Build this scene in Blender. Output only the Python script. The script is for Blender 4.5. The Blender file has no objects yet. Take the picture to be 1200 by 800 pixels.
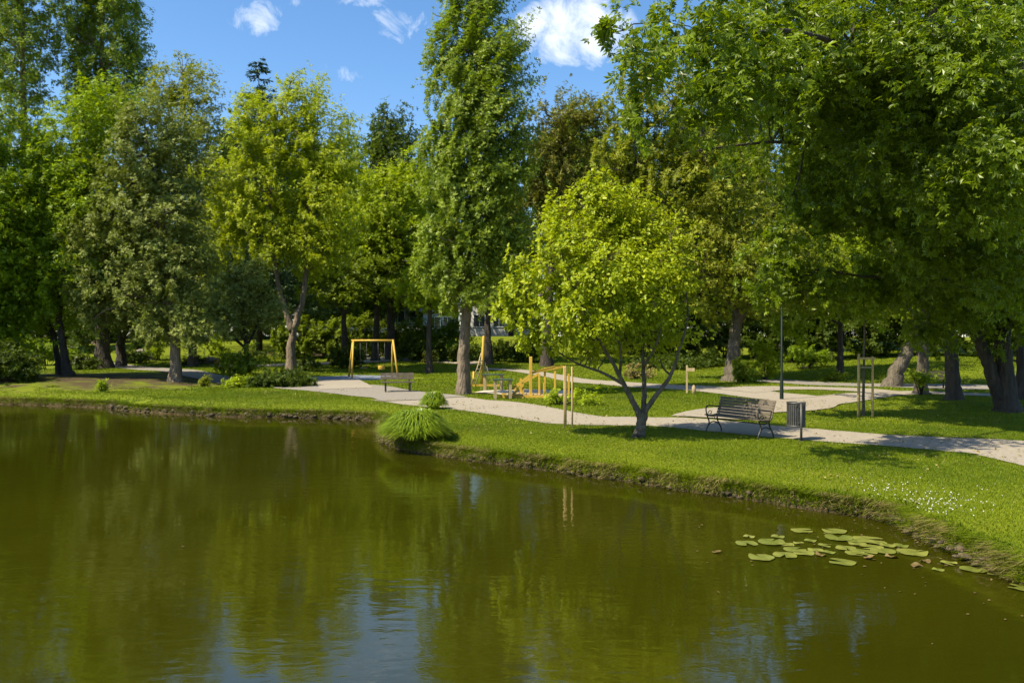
import bpy, bmesh, math
import numpy as np
from math import radians, sin, cos, pi
from mathutils import Vector, Matrix

# ------------------------------------------------------------------ camera, sky, sun
scene = bpy.context.scene
COL = scene.collection
EYE = 2.4; FPX = 933.0; HY = 395.0           # eye height above the lawn (m), focal length and horizon of the 1200 px photo
cam_d = bpy.data.cameras.new('camera'); cam = bpy.data.objects.new('camera', cam_d); COL.objects.link(cam)
cam_d.sensor_width = 36; cam_d.lens = 28.0; cam_d.clip_end = 2000; cam_d.clip_start = 0.1
cam.location = (0, 0, EYE); cam.rotation_euler = (radians(90) - math.atan(5/933), 0, 0)
scene.camera = cam

SUN_EL = radians(52); SUN_AZ = radians(209)   # azimuth of the sun counted from +X, counter-clockwise (sun at the left, a little behind us)
sdir = Vector((cos(SUN_EL)*cos(SUN_AZ), cos(SUN_EL)*sin(SUN_AZ), sin(SUN_EL)))
sun_d = bpy.data.lights.new('sun', 'SUN'); sun_d.energy = 5.0; sun_d.angle = radians(0.5); sun_d.color = (1.0, 0.89, 0.68)
sun = bpy.data.objects.new('sun', sun_d); COL.objects.link(sun)
sun.rotation_euler = sdir.to_track_quat('Z', 'Y').to_euler(); sun.location = (-30, -5, 40)

world = bpy.data.worlds.new('World'); scene.world = world; world.use_nodes = True
nt = world.node_tree; N = nt.nodes; L = nt.links; N.clear()
def wn(t, **k):
    n = N.new(t)
    for a, v in k.items(): setattr(n, a, v)
    return n
def wm(op, a, b=None, c=None, clamp=False):
    n = N.new('ShaderNodeMath'); n.operation = op; n.use_clamp = clamp
    for i, v in enumerate((a, b, c)):
        if v is None: continue
        if isinstance(v, (int, float)): n.inputs[i].default_value = v
        else: L.new(v, n.inputs[i])
    return n.outputs[0]
sky = wn('ShaderNodeTexSky', sky_type='NISHITA', sun_disc=False, sun_elevation=SUN_EL, sun_rotation=pi/2 - SUN_AZ)
sky.air_density = 1.0; sky.dust_density = 0.8; sky.ozone_density = 2.0; sky.altitude = 200
hs = wn('ShaderNodeHueSaturation'); hs.inputs['Saturation'].default_value = 1.22
L.new(sky.outputs[0], hs.inputs['Color'])
tc = wn('ShaderNodeTexCoord'); sep = wn('ShaderNodeSeparateXYZ'); L.new(tc.outputs['Generated'], sep.inputs[0])
X, Y_, Z = sep.outputs
ys = wm('MAXIMUM', Y_, 0.02)
u = wm('DIVIDE', X, ys); v = wm('DIVIDE', Z, ys)
cmb = wn('ShaderNodeCombineXYZ'); L.new(u, cmb.inputs[0]); L.new(v, cmb.inputs[1])
noi = wn('ShaderNodeTexNoise'); noi.inputs['Scale'].default_value = 20; noi.inputs['Detail'].default_value = 10; noi.inputs['Roughness'].default_value = 0.66; noi.inputs['Distortion'].default_value = 0.5
L.new(cmb.outputs[0], noi.inputs['Vector'])
mask = None
for (cx, cy, rx, ry, s) in ((676, 36, 78, 54, 1.5), (640, 34, 50, 28, 1.2), (300, 22, 46, 26, .62), (466, 26, 50, 30, .62), (432, 0, 40, 16, .6), (346, 5, 18, 10, .8),
                            (410, 85, 50, 20, .3), (10, 150, 40, 60, .4), (520, -160, 160, 50, .9), (200, -260, 200, 70, .9), (900, -220, 240, 80, .9)):
    a = wm('MULTIPLY', wm('SUBTRACT', u, (cx-600)/FPX), FPX/rx)
    b = wm('MULTIPLY', wm('SUBTRACT', v, (HY-cy)/FPX), FPX/ry)
    e = wm('ADD', wm('MULTIPLY', a, a), wm('MULTIPLY', b, b))
    m = wm('MULTIPLY', wm('SUBTRACT', 1.0, e, clamp=True), s)
    mask = m if mask is None else wm('MAXIMUM', mask, m)
dens = wm('MULTIPLY', wm('MULTIPLY', mask, 4.0, clamp=True), wm('MULTIPLY', wm('ADD', wm('ADD', mask, wm('MULTIPLY', wm('SUBTRACT', noi.outputs['Fac'], .5), 3.2)), -.42), .95, clamp=True), clamp=True)
dens_old = wm('MULTIPLY', wm('SUBTRACT', wm('MULTIPLY', mask, wm('ADD', wm('MULTIPLY', noi.outputs['Fac'], 6.0), -2.2, clamp=False)), 0.10), 1.1, clamp=True)
mx = wn('ShaderNodeMix', data_type='RGBA'); L.new(dens, mx.inputs['Factor']); L.new(hs.outputs[0], mx.inputs['A'])
mx.inputs['B'].default_value = (5.4, 5.7, 6.1, 1)
bg = wn('ShaderNodeBackground'); bg.inputs['Strength'].default_value = 0.115
out = wn('ShaderNodeOutputWorld'); L.new(mx.outputs['Result'], bg.inputs[0]); L.new(bg.outputs[0], out.inputs[0])

scene.view_settings.view_transform = 'Standard'; scene.view_settings.look = 'None'
scene.view_settings.exposure = 0.96; scene.view_settings.gamma = 1.0; scene.view_settings.use_curve_mapping = False
cy = scene.cycles
cy.max_bounces = 5; cy.diffuse_bounces = 2; cy.glossy_bounces = 3; cy.transmission_bounces = 4; cy.transparent_max_bounces = 4
cy.sample_clamp_indirect = 4.0; cy.sample_clamp_direct = 0; cy.caustics_reflective = False; cy.caustics_refractive = False
try:
    cy.use_denoising = True; cy.denoiser = 'OPENIMAGEDENOISE'; cy.use_adaptive_sampling = False
except Exception: pass

# ------------------------------------------------------------------ helpers
def P(px, py, z=0.0):
    """ground point (height z) seen at a place of the photo"""
    d = FPX*(EYE-z)/(py-HY); return ((px-600)/FPX*d, d)
def PX(px, Y): return (px-600)/FPX*Y
def PZ(py, Y): return EYE + (HY-py)/FPX*Y

def tag(o, label=None, cat=None, group=None, kind=None):
    if label: o['label'] = label
    if cat: o['category'] = cat
    if group: o['group'] = group
    if kind: o['kind'] = kind
    return o
def empty(name, loc=(0,0,0), rz=0.0, label=None, cat=None, group=None):
    o = bpy.data.objects.new(name, None); COL.objects.link(o); o.location = loc; o.rotation_euler = (0,0,rz)
    o.empty_display_size = .2
    return tag(o, label, cat, group)
def link(name, me, mat, parent=None):
    o = bpy.data.objects.new(name, me); COL.objects.link(o)
    if mat is not None and len(me.materials) == 0: me.materials.append(mat)
    if parent is not None: o.parent = parent
    return o
def np_mesh(name, verts, faces, smooth=False, attr=None):
    """verts (n,3); faces list of int arrays (each (m,k) of one k)"""
    me = bpy.data.meshes.new(name)
    verts = np.asarray(verts, dtype=np.float32)
    if isinstance(faces, np.ndarray): faces = [faces]
    faces = [f for f in faces if len(f)]
    loops = np.concatenate([f.ravel() for f in faces]).astype(np.int32)
    sizes = np.concatenate([np.full(len(f), f.shape[1], np.int32) for f in faces])
    starts = np.concatenate([[0], np.cumsum(sizes)[:-1]]).astype(np.int32)
    me.vertices.add(len(verts)); me.vertices.foreach_set('co', verts.ravel())
    me.loops.add(len(loops)); me.loops.foreach_set('vertex_index', loops)
    me.polygons.add(len(sizes)); me.polygons.foreach_set('loop_start', starts); me.polygons.foreach_set('loop_total', sizes)
    me.polygons.foreach_set('use_smooth', np.full(len(sizes), smooth, bool))
    if attr is not None:
        a = me.attributes.new('tint', 'FLOAT', 'POINT'); a.data.foreach_set('value', np.asarray(attr, np.float32))
    me.update(calc_edges=True); me.validate()
    return me

class MB:
    """collects boxes, bars and tubes for ONE mesh object"""
    def __init__(s): s.v = []; s.f4 = []; s.f3 = []; s.n = 0; s.sm = False
    def add(s, v, f):
        v = np.asarray(v, float).reshape(-1, 3)
        for q in f: (s.f4 if len(q) == 4 else s.f3).append([i+s.n for i in q])
        s.v.append(v); s.n += len(v)
    def box(s, c, size, rot=None):
        h = np.array(size)/2
        v = np.array([[a, b, d] for a in (-1, 1) for b in (-1, 1) for d in (-1, 1)])*h
        # chamfer by nothing: thin slats; rot = 3x3
        if rot is not None: v = v @ np.array(rot).T
        s.add(v+np.array(c), [(0,1,3,2),(4,6,7,5),(0,4,5,1),(2,3,7,6),(0,2,6,4),(1,5,7,3)])
    def bar(s, a, b, w, h, up=(0,0,1)):
        a = np.array(a, float); b = np.array(b, float); d = b-a; Ln = np.linalg.norm(d); d /= Ln
        up = np.array(up, float); sx = np.cross(d, up)
        if np.linalg.norm(sx) < 1e-5: sx = np.cross(d, (0, 1, 0))
        sx /= np.linalg.norm(sx); uz = np.cross(sx, d)
        s.box((a+b)/2, (Ln, w, h), np.array([d, sx, uz]).T)
    def tube(s, pts, rad, sides=8, cap=True, wob=0.0, rng=None):
        pts = np.asarray(pts, float); n = len(pts)
        rad = np.broadcast_to(np.asarray(rad, float), (n,))
        t = np.gradient(pts, axis=0); t /= np.maximum(np.linalg.norm(t, axis=1)[:, None], 1e-9)
        ref = np.array([0.31, 0.95, 0.0]); 
        if abs(t[:, 1]).mean() > .8: ref = np.array([1.0, 0, 0.1])
        a = np.cross(t, ref); a /= np.maximum(np.linalg.norm(a, axis=1)[:, None], 1e-9); b = np.cross(t, a)
        th = np.arange(sides)*2*pi/sides
        R = rad[:, None]*np.ones(sides)
        if wob and rng is not None: R = R*(1+wob*(rng.random((n, sides))-.5) + wob*.8*np.sin(th*3+rng.random()*6)[None])
        v = pts[:, None]+R[..., None]*(np.cos(th)[None, :, None]*a[:, None]+np.sin(th)[None, :, None]*b[:, None])
        base = s.n; s.v.append(v.reshape(-1, 3)); s.n += n*sides
        for i in range(n-1):
            for j in range(sides):
                k = (j+1) % sides
                s.f4.append([base+i*sides+j, base+i*sides+k, base+(i+1)*sides+k, base+(i+1)*sides+j])
        if cap:
            for i, r in ((0, 1), (n-1, 0)):
                c = s.n; s.v.append(pts[i][None]); s.n += 1
                for j in range(sides):
                    k = (j+1) % sides; q = [base+i*sides+j, base+i*sides+k, c]
                    s.f3.append(q if not r else q[::-1])
    def lathe(s, prof, c=(0,0,0), sides=24):
        """prof: (r, z) list"""
        prof = np.asarray(prof, float); th = np.arange(sides)*2*pi/sides; n = len(prof)
        v = np.stack([prof[:, 0][:, None]*np.cos(th), prof[:, 0][:, None]*np.sin(th), prof[:, 1][:, None]*np.ones(sides)], -1)+np.array(c)
        base = s.n; s.v.append(v.reshape(-1, 3)); s.n += n*sides
        for i in range(n-1):
            for j in range(sides):
                k = (j+1) % sides
                s.f4.append([base+i*sides+j, base+i*sides+k, base+(i+1)*sides+k, base+(i+1)*sides+j])
    def mesh(s, name, smooth=False):
        f = []
        if s.f4: f.append(np.array(s.f4))
        if s.f3: f.append(np.array(s.f3))
        return np_mesh(name, np.concatenate(s.v), f, smooth)
    def build(s, name, mat, parent=None, smooth=False): return link(name, s.mesh(name, smooth), mat, parent)

def bez(a, b, c, n=8):
    t = np.linspace(0, 1, n)[:, None]; a, b, c = map(lambda q: np.asarray(q, float), (a, b, c))
    return (1-t)**2*a+2*t*(1-t)*b+t*t*c
def spline(pts, n=6):
    """Catmull-Rom"""
    p = np.asarray(pts, float); p = np.vstack([2*p[0]-p[1], p, 2*p[-1]-p[-2]]); out = []
    for i in range(1, len(p)-2):
        for t in np.linspace(0, 1, n, endpoint=False):
            a, b, c, d = p[i-1:i+3]
            out.append(.5*((2*b)+(-a+c)*t+(2*a-5*b+4*c-d)*t*t+(-a+3*b-3*c+d)*t**3))
    out.append(p[-2]); return np.array(out)

# ------------------------------------------------------------------ materials
def newmat(name):
    m = bpy.data.materials.new(name); m.use_nodes = True; m.node_tree.nodes.clear(); return m, m.node_tree.nodes, m.node_tree.links
def ramp(Nn, stops):
    r = Nn.new('ShaderNodeValToRGB'); e = r.color_ramp.elements
    while len(e) > 1: e.remove(e[-1])
    e[0].position = stops[0][0]; e[0].color = (*stops[0][1], 1)
    for p, c in stops[1:]:
        q = e.new(p); q.color = (*c, 1)
    return r
def leafmat(name, dark, light, trans, tfac=0.42, rough=0.46, spec=0.25):
    m, Nn, Lk = newmat(name)
    at = Nn.new('ShaderNodeAttribute'); at.attribute_name = 'tint'
    r = ramp(Nn, [(0.0, dark), (1.0, light)]); Lk.new(at.outputs['Fac'], r.inputs[0])
    tfac *= .78
    pb = Nn.new('ShaderNodeBsdfPrincipled'); Lk.new(r.outputs[0], pb.inputs['Base Color']); pb.inputs['Roughness'].default_value = rough
    pb.inputs['Specular IOR Level'].default_value = spec
    r2 = ramp(Nn, [(0.0, tuple(c*.6 for c in trans)), (1.0, trans)]); Lk.new(at.outputs['Fac'], r2.inputs[0])
    tr = Nn.new('ShaderNodeBsdfTranslucent'); Lk.new(r2.outputs[0], tr.inputs[0])
    mx = Nn.new('ShaderNodeMixShader'); mx.inputs[0].default_value = tfac; Lk.new(pb.outputs[0], mx.inputs[1]); Lk.new(tr.outputs[0], mx.inputs[2])
    o = Nn.new('ShaderNodeOutputMaterial'); Lk.new(mx.outputs[0], o.inputs[0]); return m
def surf(name, c1, c2, scale=6.0, rough=0.75, bump=0.3, stretch=(1,1,1), bscale=None, metal=0.0, spec=0.4, bdist=0.02, detail=6, coord='Object', vor=0.0):
    m, Nn, Lk = newmat(name)
    tcn = Nn.new('ShaderNodeTexCoord'); mp = Nn.new('ShaderNodeMapping'); mp.inputs['Scale'].default_value = stretch
    Lk.new(tcn.outputs[coord], mp.inputs[0])
    no = Nn.new('ShaderNodeTexNoise'); no.inputs['Scale'].default_value = scale; no.inputs['Detail'].default_value = detail; no.inputs['Roughness'].default_value = .62
    Lk.new(mp.outputs[0], no.inputs['Vector'])
    r = ramp(Nn, [(0.3, c1), (0.7, c2)]); Lk.new(no.outputs['Fac'], r.inputs[0])
    pb = Nn.new('ShaderNodeBsdfPrincipled'); Lk.new(r.outputs[0], pb.inputs['Base Color'])
    pb.inputs['Roughness'].default_value = rough; pb.inputs['Metallic'].default_value = metal; pb.inputs['Specular IOR Level'].default_value = spec
    if bump:
        n2 = Nn.new('ShaderNodeTexNoise'); n2.inputs['Scale'].default_value = bscale or scale*3; n2.inputs['Detail'].default_value = 5
        Lk.new(mp.outputs[0], n2.inputs['Vector'])
        hgt = n2.outputs['Fac']
        if vor:
            vo = Nn.new('ShaderNodeTexVoronoi'); vo.feature = 'DISTANCE_TO_EDGE'; vo.inputs['Scale'].default_value = vor
            Lk.new(mp.outputs[0], vo.inputs['Vector'])
            ad = Nn.new('ShaderNodeMath'); ad.operation = 'MULTIPLY_ADD'; ad.inputs[1].default_value = 1.6; Lk.new(vo.outputs['Distance'], ad.inputs[0]); Lk.new(hgt, ad.inputs[2])
            hgt = ad.outputs[0]
        bp = Nn.new('ShaderNodeBump'); bp.inputs['Strength'].default_value = bump; bp.inputs['Distance'].default_value = bdist
        Lk.new(hgt, bp.inputs['Height']); Lk.new(bp.outputs[0], pb.inputs['Normal'])
    o = Nn.new('ShaderNodeOutputMaterial'); Lk.new(pb.outputs[0], o.inputs[0]); return m

M = {}
M['lf_bright'] = leafmat('leaf_bright_green', (.075,.135,.003), (.24,.33,.008), (.46,.62,.004), .45)
M['lf_yellow'] = leafmat('leaf_yellow_green', (.14,.20,.005), (.38,.43,.014), (.62,.72,.006), .45)
M['lf_lime']   = leafmat('leaf_lime', (.13,.20,.004), (.35,.42,.012), (.58,.72,.005), .45)
M['lf_silver'] = leafmat('leaf_silver_green', (.10,.125,.018), (.29,.325,.075), (.28,.36,.02), .32, .5, .2)
M['lf_poplar'] = leafmat('leaf_poplar', (.080,.130,.008), (.27,.34,.030), (.36,.50,.006), .38, .42, .3)
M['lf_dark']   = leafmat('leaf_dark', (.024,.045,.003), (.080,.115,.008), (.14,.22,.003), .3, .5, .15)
M['lf_mid']    = leafmat('leaf_mid_green', (.060,.100,.003), (.19,.25,.008), (.38,.50,.004), .40)
M['lf_maple']  = leafmat('leaf_deep_green', (.036,.068,.002), (.17,.235,.006), (.42,.58,.003), .40, .40, .32)
M['lf_olive']  = leafmat('leaf_olive', (.10,.13,.008), (.28,.30,.020), (.46,.52,.010), .4)
M['lf_copper'] = leafmat('leaf_copper', (.065,.066,.008), (.20,.195,.020), (.32,.34,.015), .35)
M['lf_spruce'] = leafmat('leaf_spruce', (.030,.060,.022), (.075,.13,.050), (.08,.14,.02), .12)
M['lf_grass']  = leafmat('grass_blade', (.070,.120,.002), (.19,.235,.006), (.27,.36,.003), .35, .5, .25)
M['lf_reed']   = leafmat('ornamental_blade', (.085,.15,.005), (.24,.32,.015), (.36,.50,.006), .35, .4, .4)
M['lf_dry']    = leafmat('dry_blade', (.12,.10,.03), (.34,.28,.10), (.25,.22,.05), .25, .6, .2)
M['lily']      = leafmat('lily_leaf', (.080,.11,.014), (.21,.215,.045), (.14,.20,.02), .12, .32, .5)
M['lily_old']  = leafmat('lily_leaf_old', (.08,.055,.02), (.17,.12,.04), (.1,.08,.02), .08, .5, .4)
BZ = (1, 1, .22)
M['bark']      = surf('bark_grey', (.085,.064,.042), (.235,.185,.13), 9, .9, 1.0, BZ, 26, vor=9, bdist=.05)
M['bark_dark'] = surf('bark_dark', (.022,.018,.013), (.075,.060,.045), 8, .9, 1.0, BZ, 24, vor=8, bdist=.05)
M['bark_brown']= surf('bark_brown', (.050,.042,.030), (.15,.125,.09), 9, .9, .9, BZ, 26, vor=10, bdist=.04)
M['wood_old']  = surf('weathered_wood', (.060,.048,.034), (.13,.105,.075), 5, .8, .35, (1,1,1), 30)
M['wood_post'] = surf('pale_post_wood', (.36,.24,.09), (.54,.40,.18), 7, .75, .4, (1,1,.25), 28)
M['wood_pole2']= surf('grey_post_wood', (.24,.18,.09), (.40,.32,.18), 7, .8, .4, (1,1,.25), 28)
M['wood_play'] = surf('yellow_timber', (.36,.215,.022), (.54,.35,.045), 5, .6, .25, (1,1,.3), 24)
M['iron']      = surf('cast_iron', (.012,.012,.012), (.03,.03,.028), 10, .45, .2, spec=.5)
M['steel']     = surf('grey_steel', (.045,.045,.043), (.085,.085,.08), 8, .5, .1, metal=.3)
M['green_met'] = surf('dark_green_metal', (.006,.014,.010), (.012,.022,.016), 6, .6, .1, spec=.2)
M['green_wood']= surf('green_stained_wood', (.025,.045,.022), (.05,.08,.04), 6, .6, .2)
M['rope']      = surf('grey_rope', (.22,.19,.12), (.36,.31,.2), 30, .9, .2)
M['concrete']  = surf('concrete', (.22,.21,.19), (.36,.34,.31), 8, .9, .3)
M['wall']      = surf('render_beige', (.36,.31,.20), (.46,.40,.27), 1.5, .9, .1)
M['wall_w']    = surf('render_white', (.55,.54,.50), (.68,.67,.63), 1.5, .9, .1)
M['wall_b']    = surf('panel_blue_grey', (.24,.28,.36), (.32,.37,.46), 1.5, .8, .1)
M['roof']      = surf('roof_tiles', (.16,.13,.12), (.26,.22,.20), 5, .85, .4, (1, 6, 1))
M['frame_w']   = surf('white_frame', (.66,.66,.66), (.76,.76,.76), 3, .5, 0)
M['curtain']   = surf('green_curtain', (.16,.19,.05), (.24,.27,.08), 3, .9, 0)
M['stone']     = surf('stone', (.09,.08,.06), (.24,.21,.165), 6, .9, .5)
M['white_pl']  = surf('white_plastic', (.66,.64,.58), (.76,.74,.68), 6, .5, 0)
M['sand']      = surf('play_sand', (.38,.33,.24), (.50,.44,.33), 3, .95, .3)
M['petal']     = leafmat('petal_white', (.55,.55,.48), (.78,.78,.72), (.3,.3,.25), .2, .6, .2)
M['clover']    = leafmat('clover_leaf', (.10,.16,.02), (.20,.27,.05), (.2,.3,.02), .3)
def glassmat():
    m, Nn, Lk = newmat('window_glass'); pb = Nn.new('ShaderNodeBsdfPrincipled'); pb.inputs['Base Color'].default_value = (.03,.05,.06,1)
    pb.inputs['Roughness'].default_value = .08; pb.inputs['Specular IOR Level'].default_value = .7
    no = Nn.new('ShaderNodeTexNoise'); no.inputs['Scale'].default_value = .6; bp = Nn.new('ShaderNodeBump'); bp.inputs['Strength'].default_value = .05
    Lk.new(no.outputs[0], bp.inputs['Height']); Lk.new(bp.outputs[0], pb.inputs['Normal'])
    o = Nn.new('ShaderNodeOutputMaterial'); Lk.new(pb.outputs[0], o.inputs[0]); return m
M['glass'] = glassmat()

# ------------------------------------------------------------------ terrain
WZ = -0.40                                     # water level
shore_px = [(0,473),(60,475.5),(130,478),(150,482),(250,487.5),(350,490),(400,491),(440,493),(452,497),(447,507),(446,516),(455,523),(490,530),(540,538),(600,546),(680,557),(750,567),(830,578),(900,588),(980,600),(1045,612),(1080,630),(1130,655),(1180,676),(1230,700)]
shore = [P(a, b, WZ) for a, b in shore_px]
pond = [(-60, 27), (-34, 31.5), (-27, 32.8)] + shore + [(6.3, 5.5), (7.5, 1.5), (10, -6), (2, -16), (-22, -16), (-48, -6), (-66, 14)]
pond = np.array(pond)
def sdist(x, y, poly=pond):
    """signed distance, positive outside"""
    x = np.asarray(x, float); y = np.asarray(y, float); d = np.full(x.shape, 1e9); ins = np.zeros(x.shape, bool)
    n = len(poly)
    for i in range(n):
        ax, ay = poly[i]; bx, by = poly[(i+1) % n]; ex, ey = bx-ax, by-ay
        t = np.clip(((x-ax)*ex+(y-ay)*ey)/(ex*ex+ey*ey), 0, 1)
        d = np.minimum(d, (x-ax-t*ex)**2+(y-ay-t*ey)**2)
        c = ((ay > y) != (by > y)) & (x < (bx-ax)*(y-ay)/((by-ay) if by != ay else 1e-9)+ax)
        ins ^= c
    return np.sqrt(d)*np.where(ins, -1, 1)
def sst(a, b, x):
    t = np.clip((x-a)/(b-a), 0, 1); return t*t*(3-2*t)
def wav(x, y):
    return (np.sin(x*1.7+.6*np.sin(y*1.3))*np.sin(y*2.1+.8*np.sin(x*.9+1)) + .6*np.sin(x*4.3+2*np.sin(y*1.9))*np.sin(y*3.9+1.3*np.sin(x*2.6)) + .35*np.sin(x*9.1+y*3.7)*np.sin(y*8.3-x*2.9))
def sd_n(x, y): return sdist(x, y)+.07*wav(x, y)
def base_h(x, y):
    """smooth land height without the pond bank"""
    r = sst(46, 90, y)*2.5
    m = .9*sst(40, 50, y)*np.exp(-((x-30)/9)**2)*(1-sst(55, 70, y))      # low mound behind the right-hand path
    lft = .35*sst(-12, -22, x)*sst(34, 40, y)*(1-sst(48, 60, y))
    und = .05*np.sin(x*.35+1)*np.sin(y*.28)+.03*np.sin(x*.8)*np.sin(y*.7+.5)
    return r+m+lft+und*sst(20, 30, np.abs(y)+np.abs(x)*.3)
def Hh(x, y, s=None):
    x = np.asarray(x, float); y = np.asarray(y, float)
    if s is None: s = sd_n(x, y)
    land = base_h(x, y)
    small = .006*wav(x*.9+3, y*.9)
    lip = -.40+.40*(.50*sst(-.02, .10, s)+.50*sst(.06, 1.5, s))
    zb = np.where(s > 0, np.minimum(lip, 0)+sst(.05, 1.2, s)*(land+small), -.40-.9*sst(0, 2.0, -s)-.02)
    return zb
def gz(x, y): return float(Hh(np.array([x]), np.array([y]))[0])

def axis(segs):
    out = []
    for a, b, st in segs: out += list(np.arange(a, b-1e-6, st))
    out.append(segs[-1][1]); return np.array(out)
xs = axis([(-700,-200,50),(-200,-70,10),(-70,-34,2),(-34,-24,.4),(-24,-3,.16),(-3,12,.09),(12,22,.3),(22,60,2),(60,200,10),(200,700,50)])
ysv = axis([(-300,-60,40),(-60,-18,4),(-18,6,.8),(6,8.5,.25),(8.5,22,.09),(22,40,.14),(40,60,.4),(60,110,1.5),(110,300,12),(300,1500,80)])
GX, GY = np.meshgrid(xs, ysv, indexing='ij'); S = sd_n(GX, GY); GZ = Hh(GX, GY, S)
nx, ny = GX.shape; idx = np.arange(nx*ny).reshape(nx, ny)
F = np.stack([idx[:-1,:-1].ravel(), idx[1:,:-1].ravel(), idx[1:,1:].ravel(), idx[:-1,1:].ravel()], 1)
def groundmat():
    m, Nn, Lk = newmat('lawn_and_soil')
    tcn = Nn.new('ShaderNodeTexCoord'); sp = Nn.new('ShaderNodeSeparateXYZ'); Lk.new(tcn.outputs['Object'], sp.inputs[0])
    def nz(scale, det=5, rough=.6):
        n = Nn.new('ShaderNodeTexNoise'); n.inputs['Scale'].default_value = scale; n.inputs['Detail'].default_value = det; n.inputs['Roughness'].default_value = rough
        Lk.new(tcn.outputs['Object'], n.inputs['Vector']); return n.outputs['Fac']
    def mt(op, a, b, clamp=False):
        n = Nn.new('ShaderNodeMath'); n.operation = op; n.use_clamp = clamp
        for i, v_ in enumerate((a, b)):
            if isinstance(v_, (int, float)): n.inputs[i].default_value = v_
            else: Lk.new(v_, n.inputs[i])
        return n.outputs[0]
    def mixc(f, a, b):
        n = Nn.new('ShaderNodeMix'); n.data_type = 'RGBA'
        Lk.new(f, n.inputs['Factor']); Lk.new(a, n.inputs['A']); Lk.new(b, n.inputs['B']); return n.outputs['Result']
    g1 = ramp(Nn, [(.25, (.065,.105,.003)), (.5, (.12,.155,.004)), (.72, (.18,.19,.012)), (.85, (.23,.20,.04))]); Lk.new(nz(.9, 8, .7), g1.inputs[0])
    g2 = ramp(Nn, [(.3, (.060,.095,.003)), (.7, (.17,.195,.008))]); Lk.new(nz(22, 6, .75), g2.inputs[0])
    n = Nn.new('ShaderNodeMix'); n.data_type = 'RGBA'; n.inputs['Factor'].default_value = .5; Lk.new(g1.outputs[0], n.inputs['A']); Lk.new(g2.outputs[0], n.inputs['B'])
    grass = n.outputs['Result']
    soil = ramp(Nn, [(.3, (.035,.024,.012)), (.6, (.085,.062,.032)), (.8, (.15,.12,.065))]); Lk.new(nz(9, 7, .7), soil.inputs[0])
    # bare earth: low on the bank, and worn patches under the trees; the large left one extended as painted bank shade
    zz = mt('ADD', sp.outputs[2], mt('MULTIPLY', mt('SUBTRACT', nz(5, 5), .5), .22))
    fb = mt('MULTIPLY', mt('SUBTRACT', -.21, zz), 14, True)
    def blob(cx, cy, rx, ry, k=1.0):
        a = mt('DIVIDE', mt('SUBTRACT', sp.outputs[0], cx), rx); b = mt('DIVIDE', mt('SUBTRACT', sp.outputs[1], cy), ry)
        e = mt('SUBTRACT', 1.0, mt('ADD', mt('MULTIPLY', a, a), mt('MULTIPLY', b, b)))
        return mt('MULTIPLY', mt('ADD', mt('MULTIPLY', e, 1.2), mt('MULTIPLY', mt('SUBTRACT', nz(.8, 6), .52), 5)), k, True)
    bl = blob(-21, 41, 9, 6.5)
    for c in ((-2.1,33.2,1.5,1.2), (2.95,19,.5,.45), (12.0,43,2.2,1.4), (16.4,29.5,1.0,.9), (-14,66,9,5), (-2.9,30.2,1.6,2.2), (19,38.5,1.2,1), (-17.3,40.7,1.6,1.4)): bl = mt('MAXIMUM', bl, blob(*c))
    fs = mt('MAXIMUM', fb, bl)
    colr = mixc(fs, grass, soil.outputs[0])
    pb = Nn.new('ShaderNodeBsdfPrincipled'); Lk.new(colr, pb.inputs['Base Color']); pb.inputs['Roughness'].default_value = .95; pb.inputs['Specular IOR Level'].default_value = .15
    bp = Nn.new('ShaderNodeBump'); bp.inputs['Strength'].default_value = .8; bp.inputs['Distance'].default_value = .05; Lk.new(nz(16, 8, .8), bp.inputs['Height']); Lk.new(bp.outputs[0], pb.inputs['Normal'])
    o = Nn.new('ShaderNodeOutputMaterial'); Lk.new(pb.outputs[0], o.inputs[0]); return m
ground = link('ground', np_mesh('ground', np.stack([GX.ravel(), GY.ravel(), GZ.ravel()], 1), F, True), groundmat()); tag(ground, kind='structure')

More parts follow.
